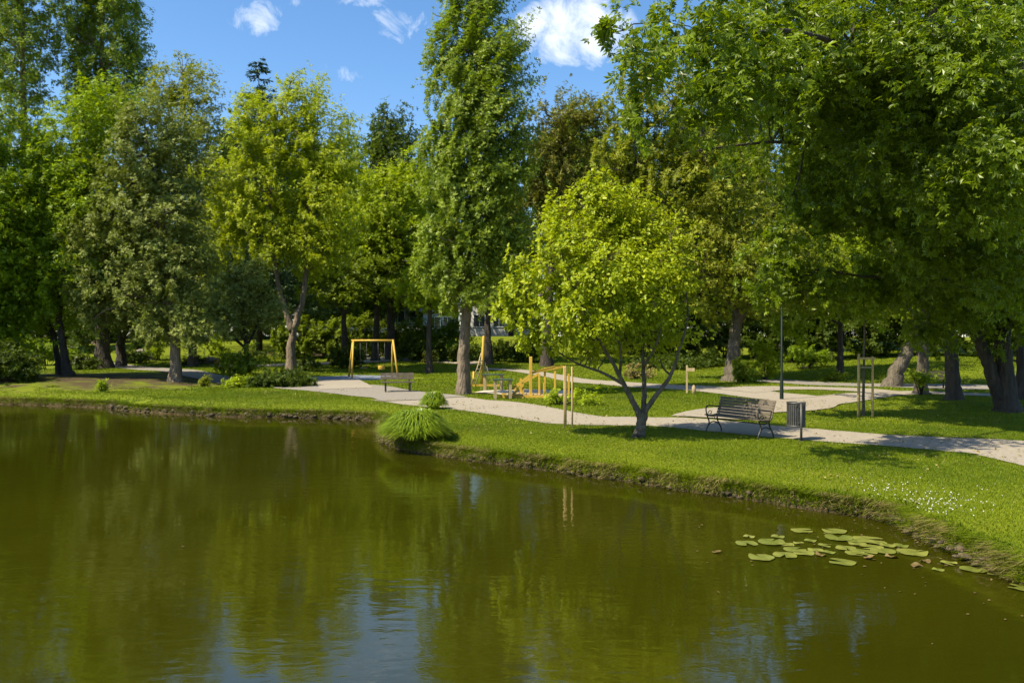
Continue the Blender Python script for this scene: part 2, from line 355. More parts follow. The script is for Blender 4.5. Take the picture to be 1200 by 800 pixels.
def watermat():
    m, Nn, Lk = newmat('pond_water')
    tcn = Nn.new('ShaderNodeTexCoord')
    def nz(scale, st, det=3, rough=.5, dist=0.0, rot=0.0):
        mp = Nn.new('ShaderNodeMapping'); mp.inputs['Scale'].default_value = st; mp.inputs['Rotation'].default_value = (0, 0, rot); Lk.new(tcn.outputs['Object'], mp.inputs[0])
        n = Nn.new('ShaderNodeTexNoise'); n.inputs['Scale'].default_value = scale; n.inputs['Detail'].default_value = det; n.inputs['Roughness'].default_value = rough; n.inputs['Distortion'].default_value = dist
        Lk.new(mp.outputs[0], n.inputs['Vector']); return n.outputs['Fac']
    def mt(op, a, b, clamp=False):
        n = Nn.new('ShaderNodeMath'); n.operation = op; n.use_clamp = clamp
        for i, v_ in enumerate((a, b)):
            if isinstance(v_, (int, float)): n.inputs[i].default_value = v_
            else: Lk.new(v_, n.inputs[i])
        return n.outputs[0]
    rip = nz(2.2, (1, 2.2, 1), 3, .4, .8, .10)
    fine = nz(7, (1, 2.0, 1), 3, .6, .4, -.15)
    calm = nz(.16, (1, 1.6, 1), 3, .5)
    amp = mt('ADD', mt('MULTIPLY', mt('SUBTRACT', calm, .38), 3.2, True), .30)
    hgt = mt('MULTIPLY', mt('ADD', rip, mt('MULTIPLY', fine, .22)), amp)
    bp = Nn.new('ShaderNodeBump'); bp.inputs['Strength'].default_value = 1.0; bp.inputs['Distance'].default_value = .0046; Lk.new(hgt, bp.inputs['Height'])
    r = ramp(Nn, [(.3, (.021,.0225,.001)), (.7, (.030,.0305,.0015))]); Lk.new(nz(.25, (1,1,1), 4), r.inputs[0])
    pb = Nn.new('ShaderNodeBsdfPrincipled'); Lk.new(r.outputs[0], pb.inputs['Base Color']); pb.inputs['Roughness'].default_value = .03; pb.inputs['IOR'].default_value = 1.75
    Lk.new(bp.outputs[0], pb.inputs['Normal'])
    o = Nn.new('ShaderNodeOutputMaterial'); Lk.new(pb.outputs[0], o.inputs[0]); return m
wv = np.array([(-72,-20,WZ), (16,-20,WZ), (16,35,WZ), (-72,35,WZ)])
water = link('water', np_mesh('water', wv, np.array([[0,1,2,3]])), watermat()); tag(water, kind='structure')

# paths: draped ribbons
path_cl = []                                   # (centre line, half width) kept so that grass stays off them
def ribbon(name, pts, width, mat, lift=.030, ww=None):
    c = spline(pts, 14); ww_ = np.interp(np.linspace(0, 1, len(c)), np.linspace(0, 1, len(ww)), ww) if ww is not None else np.full(len(c), width)
    t = np.gradient(c, axis=0); t /= np.linalg.norm(t, axis=1)[:, None]; nn = np.stack([-t[:, 1], t[:, 0]], 1)
    k = np.linspace(-.5, .5, 11)
    edge = 1+.02*np.sin(np.arange(len(c))*.45)+.02*np.sin(np.arange(len(c))*.21+1)
    g = c[:, None]+nn[:, None]*k[None, :, None]*(ww_*edge)[:, None, None]
    z = Hh(g[..., 0], g[..., 1])+lift
    v = np.concatenate([g, z[..., None]], -1); n1, n2 = v.shape[:2]; ii = np.arange(n1*n2).reshape(n1, n2)
    F = np.stack([ii[:-1,:-1].ravel(), ii[1:,:-1].ravel(), ii[1:,1:].ravel(), ii[:-1,1:].ravel()], 1)[:, ::-1]
    o = link(name, np_mesh(name, v.reshape(-1, 3), F, True), mat); tag(o, kind='structure')
    path_cl.append((c, ww_/2)); return o
M['gravel'] = surf('path_gravel', (.22,.19,.145), (.29,.255,.20), 7, .95, .3, bscale=110, bdist=.006, detail=10)
M['asphalt'] = surf('path_asphalt', (.17,.152,.125), (.225,.205,.17), 6, .95, .4, bscale=110, bdist=.005, detail=10)
G = lambda *pp: [P(a, b) for a, b in pp]
main = G((1420,575),(1300,546),(1200,527.5),(1100,520),(1000,513.5),(940,508.5),(870,502),(805,496),(740,493.5),(680,492.5),(620,484),(565,476),(520,471),(480,466))
ribbon('path', main, 2.6, M['gravel'], .018, ww=[3.3,3.3,3.2,2.6,2.1,2.3,2.5,2.4,2.3,2.3,2.5,2.8,3.2,3.4,3.4])
ribbon('path', G((500,468),(470,463),(430,459),(380,454),(320,450.5),(270,448),(210,441.5),(140,436),(60,430),(-60,424)), 2.6, M['asphalt'], .036, ww=[3.4,3.0,3.6,4.2,3.2,2.4,2.4,2.4,2.4,2.4])
ribbon('path', G((830,491),(858,482),(890,479),(925,475.5),(950,469.5),(1000,465.5),(1050,461),(1090,460),(1150,463),(1230,468)), 2.6, M['gravel'], .038, ww=[2.2,2.2,2.3,2.7,2.6,2.0,1.6,1.6,1.6,1.6])
ribbon('path', G((560,436),(620,438.5),(680,446),(740,451),(800,455),(850,458.5),(900,463),(950,469)), 3.0, M['gravel'], .034, ww=[1.3,1.5,1.9,2.1,2.3,2.6,2.8,2.8])
ribbon('path', G((860,459),(920,455.5),(980,456),(1040,460)), 2.2, M['gravel'], .043)
ribbon('path', G((890,446),(940,449),(1000,450.5),(1080,452),(1200,454),(1330,457)), 3.4, M['asphalt'], .031)
ribbon('path', G((250,436),(340,434),(430,432.5),(500,432),(560,433.5)), 2.2, M['gravel'], .014)
ribbon('playground_surface', G((360,443),(400,443),(440,443),(474,443.5)), 5.0, surf('rubber_mat', (.13,.155,.20), (.20,.23,.28), 4, .9, .3), .020, ww=[2,5.5,5.5,2.5])
ribbon('path', G((392,445),(400,450),(406,457)), 2.4, M['gravel'], .045)
ribbon('playground_surface', G((562,459.5),(600,460),(640,461),(668,462)), 4.2, M['sand'], .047, ww=[2.0,4.0,4.0,2.2])
ribbon('playground_surface', G((415,431),(455,431)), 5.0, M['sand'], .016)
def on_path(x, y, m=0.0):
    r = np.zeros(x.shape, bool)
    for c, w in path_cl:
        for i in range(0, len(c)-1):
            a, b = c[i], c[i+1]; e = b-a
            t = np.clip(((x-a[0])*e[0]+(y-a[1])*e[1])/(e@e), 0, 1)
            r |= (x-a[0]-t*e[0])**2+(y-a[1]-t*e[1])**2 < (w[i]+m)**2
    return r

# ------------------------------------------------------------------ leaves, trees
KITE = (np.array([[0,0,0],[.42,.30,.05],[1,0,-.06],[.42,-.30,.05]]), np.array([[0,1,2,3]]))
OVAL = (np.array([[0,0,0],[.30,.30,.05],[.72,.24,.03],[1,0,-.08],[.72,-.24,.03],[.30,-.30,.05]]), np.array([[0,1,2,3],[0,3,4,5]]))
def fan(n=5, w=.15):
    v = []; f = []
    for i in range(n):
        a = (i-(n-1)/2)*radians(38); l = 1-.16*abs(i-(n-1)/2)
        q = np.array([[.05,0,0],[.62*l,w,.03],[l,0,-.14],[.62*l,-w,.03]])
        R = np.array([[cos(a), -sin(a), 0],[sin(a), cos(a), 0],[0,0,1]])
        v.append(q@R.T); f.append([4*i, 4*i+1, 4*i+2, 4*i+3])
    return np.concatenate(v), np.array(f)
FAN = fan()
TWIN = (np.array([[0,0,0],[.45,.22,.04],[.95,.06,-.05],[.45,-.12,.02],  [.1,-.02,.02],[.35,-.42,.1],[.72,-.55,.0],[.52,-.20,.05],  [.05,.05,0],[.20,.38,-.06],[.48,.66,.02],[.40,.28,0]]), np.array([[0,1,2,3],[4,5,6,7],[8,9,10,11]]))
def norm(a): return a/np.maximum(np.linalg.norm(a, axis=-1, keepdims=True), 1e-9)
def leaves(pos, nrm, dirv, size, tmpl, tint):
    T, TF = tmpl; n = len(pos); k = len(T)
    nrm = norm(nrm); u_ = norm(dirv-nrm*np.sum(dirv*nrm, 1, keepdims=True)); w_ = np.cross(nrm, u_)
    v = pos[:, None]+size[:, None, None]*(T[None, :, 0, None]*u_[:, None]+T[None, :, 1, None]*w_[:, None]+T[None, :, 2, None]*nrm[:, None])
    f = (TF[None]+(np.arange(n)*k)[:, None, None]).reshape(-1, TF.shape[1])
    return v.reshape(-1, 3), f, np.repeat(tint, k)
DENS = 1.7
def crown_mesh(name, lobes, rng, leaf=.12, lai=3.2, clump=.45, per=34, tmpl=KITE, up=.65, outw=.6, rnd=.6, droop=.25, hollow=.42, flat=.6, rise=0.0, zmin=None, rough_out=.22, hang=0.0):
    """leaves in clumps through the volume of the lobes (cx,cy,cz,rx,ry,rz); returns mesh and clump centres"""
    per = per*1.5; clump = clump*1.12
    lobes = np.asarray(lobes, float); A = pi*lobes[:, 3]*lobes[:, 5]; tot = DENS*lai*A.sum()/(leaf*leaf*{id(KITE): .30, id(OVAL): .42, id(TWIN): .45}.get(id(tmpl), .62))
    nc = max(6, int(tot/per)); w = A*(lobes[:, 4]**.3); w /= w.sum(); li = rng.choice(len(lobes), nc, p=w)
    d = norm(rng.normal(size=(nc, 3))); ph = rng.random(8)*6
    rough_ = 1+rough_out*(np.sin(d[:, 0]*4+ph[0]+li)*np.sin(d[:, 2]*5+ph[1])+.6*np.sin(d[:, 1]*9+ph[2])*np.sin(d[:, 2]*11+ph[3]+li))
    rr = (hollow+(1-hollow)*rng.random(nc)**.62)*rough_
    stray = rng.random(nc) < .05; rr = np.where(stray, rr*1.10, rr)
    Lb = lobes[li]; C_ = Lb[:, :3]+d*rr[:, None]*Lb[:, 3:6]
    if zmin is not None: C_[:, 2] = np.maximum(C_[:, 2], zmin+rng.random(nc)*.4)
    out = norm(norm(C_-Lb[:, :3])*np.array([1, 1, .8]) + .5*norm(C_-lobes[:, :3].mean(0)))
    cr = clump*(.6+.8*rng.random(nc))*np.where(stray, .55, 1)
    ct = rng.random(nc)
    li2 = np.repeat(np.arange(nc), np.maximum(4, (per*(.5+rng.random(nc))*np.where(stray, .5, 1)).astype(int)))
    n = len(li2)
    g = rng.normal(size=(n, 3)); g /= np.maximum(1, np.linalg.norm(g, axis=1)/1.9)[:, None]
    # each clump is a spray: long along its own outward direction, thin across
    ax = norm(out[li2]+np.array([0, 0, rise-hang])+.35*rng.normal(size=(nc, 3))[li2]); al = g[:, :1]*1.15
    off = g*np.array([.7, .7, .7*flat])+ax*al*.8
    pos = C_[li2]+off*cr[li2][:, None]*.62
    if hang: pos[:, 2] -= hang*cr[li2]*np.abs(al[:, 0])*.8
    nr = norm(up*np.array([0, 0, 1.])+outw*out[li2]+rnd*rng.normal(size=(n, 3)))
    dv = norm(out[li2]*.7+rng.normal(size=(n, 3))*.7+np.array([0, 0, -droop+rise*.8]))
    sz = leaf*(.5+1.05*rng.random(n)**1.3)
    tint = np.clip(.5*ct[li2]+.5*rng.random(n)+.12*rng.normal(size=n), 0, 1)
    v, f, t = leaves(pos, nr, dv, sz, tmpl, tint)
    return np_mesh(name, v, f, False, t), C_, cr
def tree(name, label, cat, base, lobes, stems, mat, bark, seed, group=None, nlimb=26, limb_r=.3, start=.35, sides=10, copies=None, crown_name='crown', flare=1.35, tw=.012, **kw):
    """stems: list of (points relative to base, r0, r1); lobes relative to base"""
    rng = np.random.default_rng(seed)
    root = empty(name, base, 0, label, cat, group)
    me, C_, cr = crown_mesh(crown_name, lobes, rng, **kw)
    link(crown_name, me, mat, root)
    mb = MB(); allp = []; allr = []
    for k, (pts, r0, r1) in enumerate(stems):
        p = spline(pts, 6); n = len(p); s = np.linspace(0, 1, n); r = r0+(r1-r0)*s**.8
        if k == 0 or pts[0][2] < .05: 
            z = p[:, 2]; r = r*(1+(flare-1)*np.exp(-np.maximum(z, 0)/(r0*1.1)))
            p = np.vstack([p[0]-np.array([0, 0, .25]), p]); r = np.concatenate([[r[0]*1.15], r])
        p[1:-1, :2] += (rng.random((len(p)-2, 2))-.5)*r0*.25
        mb.tube(p, r, sides, True, .12, rng); allp.append(p); allr.append(r)
    AP = np.concatenate(allp); AR = np.concatenate(allr); zt = AP[:, 2].max(); low = min(a[:, 2].min() for a in allp)
    if nlimb:
        order = rng.permutation(len(C_))[:nlimb]
        zc0 = C_[:, 2].min()
        cand = np.where((AP[:, 2] > start*zt))[0]
        if len(cand) == 0: cand = np.arange(len(AP))
        for i in order:
            c = C_[i]; dd = np.linalg.norm(AP[cand]-c, axis=1)+1.1*np.maximum(0, AP[cand, 2]-c[2]+.25*np.linalg.norm(AP[cand, :2]-c[:2], axis=1))
            j = cand[np.argmin(dd)]; a = AP[j]; ln = np.linalg.norm(c-a)
            if ln < .4: continue
            r0 = min(AR[j]*.55, .012+limb_r*.075*ln)
            mid = (a+c)/2+np.array([0, 0, (.16-kw.get('hang', 0)*0)*ln])+rng.normal(size=3)*.06*ln
            q = bez(a, mid, c, 9); q[1:-1] += rng.normal(size=(7, 3))*.018*ln
            mb.tube(q, np.linspace(r0, tw, 9), 6, False)
            # side twigs
            for _ in range(3):
                m_ = q[rng.integers(3, 8)]; e = m_+norm(rng.normal(size=3)+np.array([0, 0, .5])+.8*norm(c-a))*ln*(.12+.2*rng.random())
                mb.tube(bez(m_, (m_+e)/2+np.array([0, 0, .04*ln]), e, 4), np.linspace(max(tw, r0*.35), tw*.7, 4), 4, False)
    mb.build('trunk', bark, root, True)
    return root
def plobes(Y, base, L_, dep=.85, seed=0):
    """lobes given as (px, py, rx, ry[, dy[, depthradius]]) of the photo at distance Y -> metres relative to base"""
    out = []; rng = np.random.default_rng(seed+77)
    for l in L_:
        px, py, rx, ry = l[:4]; dy = l[4] if len(l) > 4 else (rng.random()-.5)*.7*rx*Y/FPX
        Yl = Y+dy; s = Yl/FPX
        rd = l[5] if len(l) > 5 else dep*max(rx, ry*.6)*s
        out.append((PX(px, Yl)-base[0], dy, PZ(py, Yl)-base[2], rx*s, rd, ry*s))
    return out
def pstem(Y, base, pts, r0, r1):
    """stem through (px, py[, dy]) at distance Y"""
    out = []
    for q in pts:
        dy = q[2] if len(q) > 2 else 0
        out.append((PX(q[0], Y+dy)-base[0], dy, PZ(q[1], Y+dy)-base[2]))
    return (out, r0, r1)
def ptree(name, label, cat, bx, Y, lobes, stems, mat, bark, seed, dep=.85, **kw):
    x = PX(bx, Y); b = (x, Y, gz(x, Y)-.02)
    st = []
    for s in stems:
        q, r0, r1 = pstem(Y, b, s[0], s[1], s[2])
        if s is stems[0]: q[0] = (q[0][0], q[0][1], 0.0)
        st.append((q, r0, r1))
    return tree(name, label, cat, b, plobes(Y, b, lobes, dep, seed), st, M[mat], M[bark], seed, **kw)

def copy_thing(root, loc, rz=0.0, scale=1.0, label=None):
    r = root.copy(); COL.objects.link(r); r.location = loc; r.rotation_euler = (0, 0, rz)
    r.scale = (scale,)*3 if isinstance(scale, (int, float)) else scale
    if label: r['label'] = label
    for ch in list(root.children):
        c = ch.copy(); COL.objects.link(c); c.parent = r
        for g_ in list(ch.children):
            d = g_.copy(); COL.objects.link(d); d.parent = c
    return r

#@@TREES
# ---- left group
ptree('poplar_tree', 'tall silvery poplar with sky showing through, at the far left edge', 'tree', 30, 72,
      [(-6,60,14,130),(18,20,16,120),(40,-20,15,120),(52,40,8,80),(12,180,16,80),(36,140,16,90),(-10,200,14,60)], [([(30,440),(30,250),(28,60),(28,-60)], .45, .08)], 'lf_poplar', 'bark', 11, group='tall poplars at the left',
      leaf=.24, lai=3.0, clump=.6, per=26, rise=.9, droop=0, tmpl=TWIN, nlimb=50, start=.2, limb_r=.35, hollow=.2)
ptree('poplar_tree', 'tall dense dark poplar behind the left maple, rising out of the top of the frame', 'tree', 118, 74,
      [(92,20,13,100),(106,-30,16,120),(126,-30,18,120),(146,10,16,90),(160,55,12,50),(170,95,9,30),(100,110,18,70),(124,110,20,70),(146,120,18,50)], [([(118,440),(118,250),(120,60),(120,-60)], .5, .08)], 'lf_poplar', 'bark', 12, group='tall poplars at the left',
      leaf=.24, lai=3.4, clump=.6, per=26, rise=.9, droop=0, tmpl=TWIN, nlimb=40, start=.2, limb_r=.35, hollow=.2)
ptree('maple_tree', 'bright green broad maple with two thin dark stems, nearest the left bank', 'tree', 78, 42,
      [(120,145,40,50),(80,185,46,60),(58,250,50,60),(105,250,50,70),(30,310,40,60),(80,320,50,50),(20,220,28,50),(60,365,55,24),(10,370,30,30),(5,290,25,70)], [([(80,447),(76,420),(70,360),(80,250),(100,160)], .26, .06), ([(70,445,.8),(64,400,.8),(50,340,.8),(40,260,.5)], .18, .05)], 'lf_bright', 'bark_dark', 13,
      leaf=.20, lai=3.6, clump=.62, per=30, tmpl=TWIN, nlimb=40, start=.3)
ptree('linden_tree', 'grey-green silver linden with a dense crown, trunk beside the asphalt path', 'tree', 206, 40.5,
      [(168,175,40,58),(205,200,38,60),(140,240,40,50),(185,270,56,60),(125,300,45,45),(160,345,64,40),(215,320,38,60),(105,340,26,36),(205,385,50,22),(150,130,16,24)], [([(206,450),(206,400),(198,330),(180,220),(172,150)], .31, .07)], 'lf_silver', 'bark', 14,
      leaf=.17, lai=4.0, clump=.5, per=32, tmpl=TWIN, nlimb=34, start=.3, rough_out=.3)
ptree('lime_tree', 'thin-crowned olive tree showing above and behind the silver linden', 'tree', 225, 54,
      [(210,98,34,36),(238,125,26,40),(190,120,24,36),(222,170,44,48),(235,240,44,60),(230,320,45,50)], [([(226,430),(226,330),(222,220),(215,90)], .28, .05)], 'lf_olive', 'bark_dark', 15,
      leaf=.19, lai=1.9, clump=.55, per=24, tmpl=TWIN, nlimb=50, start=.3)
ptree('ash_tree', 'tall yellow-green ash with a forked pale trunk behind the round shrub', 'tree', 341, 50,
      [(345,135,34,46),(305,165,42,44),(378,165,34,56),(270,215,42,40),(330,215,52,50),(385,240,36,50),(255,265,30,34),(310,275,52,40),(368,290,46,34),(395,200,20,40),(290,130,20,24)],
      [([(342,436),(341,410),(346,380),(357,340),(362,260),(368,170)], .36, .06), ([(343,388),(334,362),(326,330),(318,260),(322,160)], .25, .05)], 'lf_yellow', 'bark', 16,
      leaf=.19, lai=2.9, clump=.55, per=28, tmpl=TWIN, nlimb=60, start=.42, limb_r=.34, rough_out=.34)
ptree('hawthorn_tree', 'small olive tree with low crown left of the forked ash', 'tree', 288, 45,
      [(275,345,40,24),(290,322,26,18),(250,365,24,18),(310,362,24,18),(275,378,44,16)], [([(290,440),(288,400),(284,370),(280,335)], .16, .04), ([(288,408),(300,385),(308,362)], .09, .03), ([(288,408),(262,385),(250,365)], .09, .03)], 'lf_silver', 'bark_dark', 17,
      leaf=.15, lai=3.2, clump=.4, per=26, tmpl=TWIN, nlimb=26, start=.3)
ptree('young_tree', 'young leafy tree with a bare short stem just left of the round shrub', 'tree', 287, 41.5,
      [(280,425,24,14),(300,418,18,14),(268,420,14,10),(290,436,16,8)], [([(287,452),(287,440),(286,425)], .10, .03)], 'lf_mid', 'bark_dark', 18,
      leaf=.16, lai=2.8, clump=.3, per=20, tmpl=TWIN, nlimb=14, start=.3)
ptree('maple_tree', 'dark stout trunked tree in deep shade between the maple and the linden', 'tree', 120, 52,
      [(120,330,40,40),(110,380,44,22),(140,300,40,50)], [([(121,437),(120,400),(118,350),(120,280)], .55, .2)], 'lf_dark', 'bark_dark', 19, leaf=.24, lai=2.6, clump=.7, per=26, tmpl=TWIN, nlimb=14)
ptree('maple_tree', 'dark tree with a Y-shaped fork left of the linden trunk', 'tree', 143, 55,
      [(150,350,46,34),(130,310,50,40),(165,380,30,14)], [([(142,430),(142,405),(143,392)], .34, .26), ([(143,396),(134,380),(125,350)], .2, .06), ([(143,396),(152,382),(160,350)], .2, .06)], 'lf_mid', 'bark_dark', 20, leaf=.24, lai=2.4, clump=.7, per=26, tmpl=TWIN, nlimb=14)
# ---- centre
ptree('poplar_tree', 'very tall dark green poplar with a stout grey trunk beside the path fork', 'tree', 543, 33,
      [(566,-60,34,50),(558,0,44,56),(580,70,42,50),(540,80,36,60),(562,130,58,60),(590,185,34,60),(525,190,36,60),(556,220,60,60),(550,290,58,50),(595,280,28,50),(512,290,28,50),(545,340,46,26),(506,75,9,40)],
      [([(543,464),(543,420),(545,380),(550,300),(558,150),(562,0),(566,-90)], .31, .05)], 'lf_poplar', 'bark', 21,
      leaf=.145, lai=4.2, clump=.42, per=30, rise=.85, droop=0, tmpl=TWIN, nlimb=70, start=.2, limb_r=.3, hollow=.2, flare=1.15, rough_out=.3)
ptree('maple_tree', 'yellow-green maple filling the gap between the ash and the tall poplar', 'tree', 441, 60,
      [(450,235,40,40),(485,225,30,44),(425,265,34,40),(465,285,50,36),(410,300,30,22),(500,300,24,50),(485,345,30,22)], [([(440,425),(441,380),(446,300),(452,230)], .30, .06)], 'lf_lime', 'bark_dark', 22,
      leaf=.24, lai=3.0, clump=.7, per=28, tmpl=TWIN, nlimb=40, start=.4)
ptree('maple_tree', 'spreading mid-green maple whose low boughs hang above the swing set', 'tree', 403, 58,
      [(405,322,44,16),(440,335,50,14),(385,345,40,14),(375,320,30,20),(430,310,40,16)], [([(403,424),(403,385),(404,350),(408,310)], .27, .08), ([(404,368),(415,350),(430,335)],.12,.05), ([(404,368),(390,350),(378,340)],.12,.05)], 'lf_mid', 'bark_dark', 23,
      leaf=.22, lai=3.0, clump=.6, per=28, tmpl=TWIN, nlimb=24, start=.5, flat=.35)
ptree('oak_tree', 'dark stout tree right above the far swing leg, trunk behind the hedge', 'tree', 459, 61,
      [(470,325,50,24),(500,345,30,18),(450,300,50,30)], [([(459,424),(459,390),(457,350),(462,300)], .42, .12), ([(459,380),(468,360),(486,340)], .16, .05)], 'lf_mid', 'bark_dark', 24, leaf=.22, lai=2.2, clump=.6, per=26, tmpl=TWIN, nlimb=16)
ptree('maple_tree', 'light green maple with low sunlit branches left of the poplar trunk', 'tree', 503, 52,
      [(510,335,34,20),(495,350,30,12),(520,362,22,9),(480,330,26,16)], [([(503,425),(503,385),(505,355),(508,330)], .22, .06)], 'lf_lime', 'bark_dark', 25, leaf=.2, lai=3, clump=.5, per=26, tmpl=TWIN, nlimb=22, flat=.4)
ptree('beech_tree', 'copper-tinged beech showing brown leaves right of the tall poplar', 'tree', 640, 56,
      [(655,140,38,34),(690,150,30,40),(630,180,34,40),(665,210,60,50),(630,260,40,50),(690,280,50,60)], [([(640,425),(645,330),(655,230),(660,140)], .4, .06)], 'lf_copper', 'bark_dark', 26,
      leaf=.22, lai=2.6, clump=.6, per=28, tmpl=TWIN, nlimb=40, start=.4)
ptree('beech_tree', 'dark trunked tree just right of the big poplar trunk', 'tree', 572, 58,
      [(585,340,34,26),(570,300,40,40)], [([(573,422),(572,380),(575,300)], .36, .12)], 'lf_mid', 'bark_dark', 27, leaf=.24, lai=2.4, clump=.6, per=26, tmpl=TWIN, nlimb=16)
# round bushy tree on the near lawn
ptree('cherry_tree', 'low spreading yellow-green tree with several dark stems on the near lawn', 'tree', 748, 19.1,
      [(705,252,52,38,.3),(665,290,46,42,-.3),(742,262,46,36,.5),(775,300,40,46,0),(715,315,62,46,-.9),(625,335,42,44,0),(604,362,26,26,.2),(680,372,56,34,-.8),(755,345,50,46,-.7),(792,345,26,40,.3),(640,395,38,22,.2),(700,405,44,18,.8),(765,390,44,26,.3),(650,255,24,30,.4),(700,222,24,20,.2)],
      [([(747,513),(750,502),(752,492),(754,482)], .135, .105),
       ([(752,492),(741,470,-.1),(729,446,-.2),(712,415,-.4),(690,380,-.6),(672,330,-.6)], .085, .015),
       ([(754,486),(755,460,.1),(754,430,.2),(752,395,.2),(745,340,.3),(735,270,.3)], .075, .015),
       ([(754,485),(770,462,-.1),(786,440,-.2),(796,410,-.3),(806,370,-.2),(800,320,0)], .07, .015),
       ([(731,450),(705,436,.3),(675,425,.5),(645,405,.5),(620,380,.5)], .045, .01),
       ([(754,430),(768,405,-.4),(776,370,-.7),(775,310,-.7)], .04, .01),
       ([(726,440),(727,410,-.5),(718,370,-.9),(705,300,-.7)], .04, .01),
       ([(786,440),(775,425,.7),(770,380,1.0)], .03, .01)], 'lf_yellow', 'bark_brown', 31,
      leaf=.088, lai=2.6, clump=.24, per=24, tmpl=OVAL, nlimb=170, start=.28, limb_r=.19, tw=.006, hollow=.25, rough_out=.2, flare=1.25, rise=.35, dep=.9)
ptree('plane_tree', 'huge old tree with a massive trunk standing behind the lamp post', 'tree', 860, 43,
      [(770,110,50,44),(820,150,60,50),(745,170,40,50),(800,220,60,50),(860,220,60,60),(880,290,70,40),(820,300,60,46),(900,340,60,24),(845,355,50,22),(760,240,50,60),(940,320,50,40),(720,120,24,24),(720,190,30,40)],
      [([(858,447),(860,425),(862,390),(864,340),(850,260),(820,170)], .46, .12), ([(862,380),(880,350),(910,310),(940,280)], .3, .08), ([(863,360),(830,310),(790,260),(750,200)], .3, .06)], 'lf_olive', 'bark_brown', 32,
      leaf=.19, lai=2.3, clump=.55, per=30, tmpl=TWIN, nlimb=90, start=.35, limb_r=.34)
# ---- right group
ptree('locust_tree', 'old tree whose thick mottled trunk leans to the right beside the far path', 'tree', 1046, 39,
      [(1070,330,60,30),(1040,360,40,18),(1010,320,60,30),(1100,300,60,40)], [([(1044,454),(1052,432),(1064,410),(1074,388),(1082,350),(1080,300)], 0.38, .18), ([(1066,408),(1072,380),(1060,350)], .2, .08)], 'lf_mid', 'bark_brown', 33,
      leaf=.2, lai=2.4, clump=.5, per=28, tmpl=TWIN, nlimb=26, sides=14)
ptree('locust_tree', 'tree with a rough trunk and a leafy sucker, right of the leaning one', 'tree', 1078, 34,
      [(1090,330,50,30),(1060,300,60,40),(1078,440,12,5)], [([(1078,462),(1080,440),(1083,400),(1086,340),(1084,290)], .26, .16)], 'lf_mid', 'bark_brown', 34,
      leaf=.2, lai=2.4, clump=.45, per=28, tmpl=TWIN, nlimb=18, sides=14)
ptree('locust_tree', 'dark straight trunked tree in front of the far right bench', 'tree', 1118, 30,
      [(1120,320,50,30),(1140,280,60,40),(1100,350,36,18)], [([(1119,470),(1116,440),(1114,400),(1112,350),(1116,290)], .27, .17)], 'lf_maple', 'bark_dark', 35,
      leaf=.19, lai=2.4, clump=.45, per=28, tmpl=TWIN, nlimb=18, sides=14)
ptree('chestnut_tree', 'great dark chestnut with forked trunk whose boughs overhang the right side', 'tree', 1180, 25.5,
      [(905,30,80,56,-6,1.6),(1000,60,90,70,-7,1.8),(1110,70,110,80,-8,2),(1190,150,70,90,-9,2),(960,120,60,60,-5,1.5),(1060,160,80,60,-6,1.8),(1140,220,80,70,-7,2),(880,100,44,44,-4,1.4),(1010,220,56,50,-3,1.8),(950,215,30,60,-3,1.1),(1090,270,70,50,-4,1.8),(1180,300,60,60,-5,1.8),(1150,350,60,30,-2,1.5),(1205,370,36,40,-1,1.5),(820,30,60,50,-11,1.0),(760,50,40,44,-12,1.0),(830,110,36,46,-11,.9),(750,120,26,36,-11.5,.8),(880,80,60,60,-10,1.2),(915,300,50,44,-2,1.2),(912,338,40,20,-2,1.0),(1100,380,50,24,1,1.4),(1060,150,100,90,0,2.5),(1150,180,100,100,0,2.5),(960,330,50,30,-1.5,1.2),(1050,330,40,26,-1,1.4),(1240,250,60,90,-4,2),(1150,60,120,120,2,3),(1000,120,140,110,2,3),(1130,230,110,90,1.5,3),(716,30,16,18,-12,.5),(1000,-60,200,70,-4,3),(1150,-80,120,90,-5,3)],
      [([(1180,484),(1180,455),(1176,420),(1174,390),(1172,320),(1150,200),(1120,60)], .32, .14), ([(1176,478),(1166,450),(1156,420),(1143,390),(1130,350,-.5),(1110,280,-1),(1060,200,-3)], .24, .10),
       ([(1110,280,-1),(1020,190,-3),(930,168,-4),(860,171,-4.2),(800,180,-4.4)], .10, .012), ([(1150,200),(1040,90,-6),(940,40,-9),(840,46,-10.5)], .13, .015), ([(1172,320),(1200,200,-3),(1180,100,-8)], .16, .04)], 'lf_maple', 'bark_dark', 36,
      leaf=.145, lai=3.5, clump=.40, per=14, tmpl=FAN, nlimb=120, start=.35, limb_r=.2, droop=.6, hang=.35, hollow=.25, sides=14, up=.7, rough_out=.3)
ptree('elm_tree', 'slim dark trunked tree at the right edge behind the chestnut', 'tree', 1197, 30,
      [(1200,340,40,30),(1215,290,50,50)], [([(1195,474),(1197,440),(1196,400),(1196,330)], .22, .14)], 'lf_maple', 'bark_dark', 37, leaf=.2, lai=2.4, clump=.45, per=26, tmpl=TWIN, nlimb=12)
ptree('maple_tree', 'sunlit yellow-green maple crown behind the staked sapling', 'tree', 985, 47,
      [(960,340,50,34),(1000,350,50,26),(920,355,40,26),(1040,330,50,30),(980,300,70,30),(930,385,26,14)], [([(985,436),(985,400),(985,360),(985,310)], .22, .06)], 'lf_lime', 'bark_dark', 38,
      leaf=.2, lai=2.6, clump=.5, per=28, tmpl=TWIN, nlimb=26)
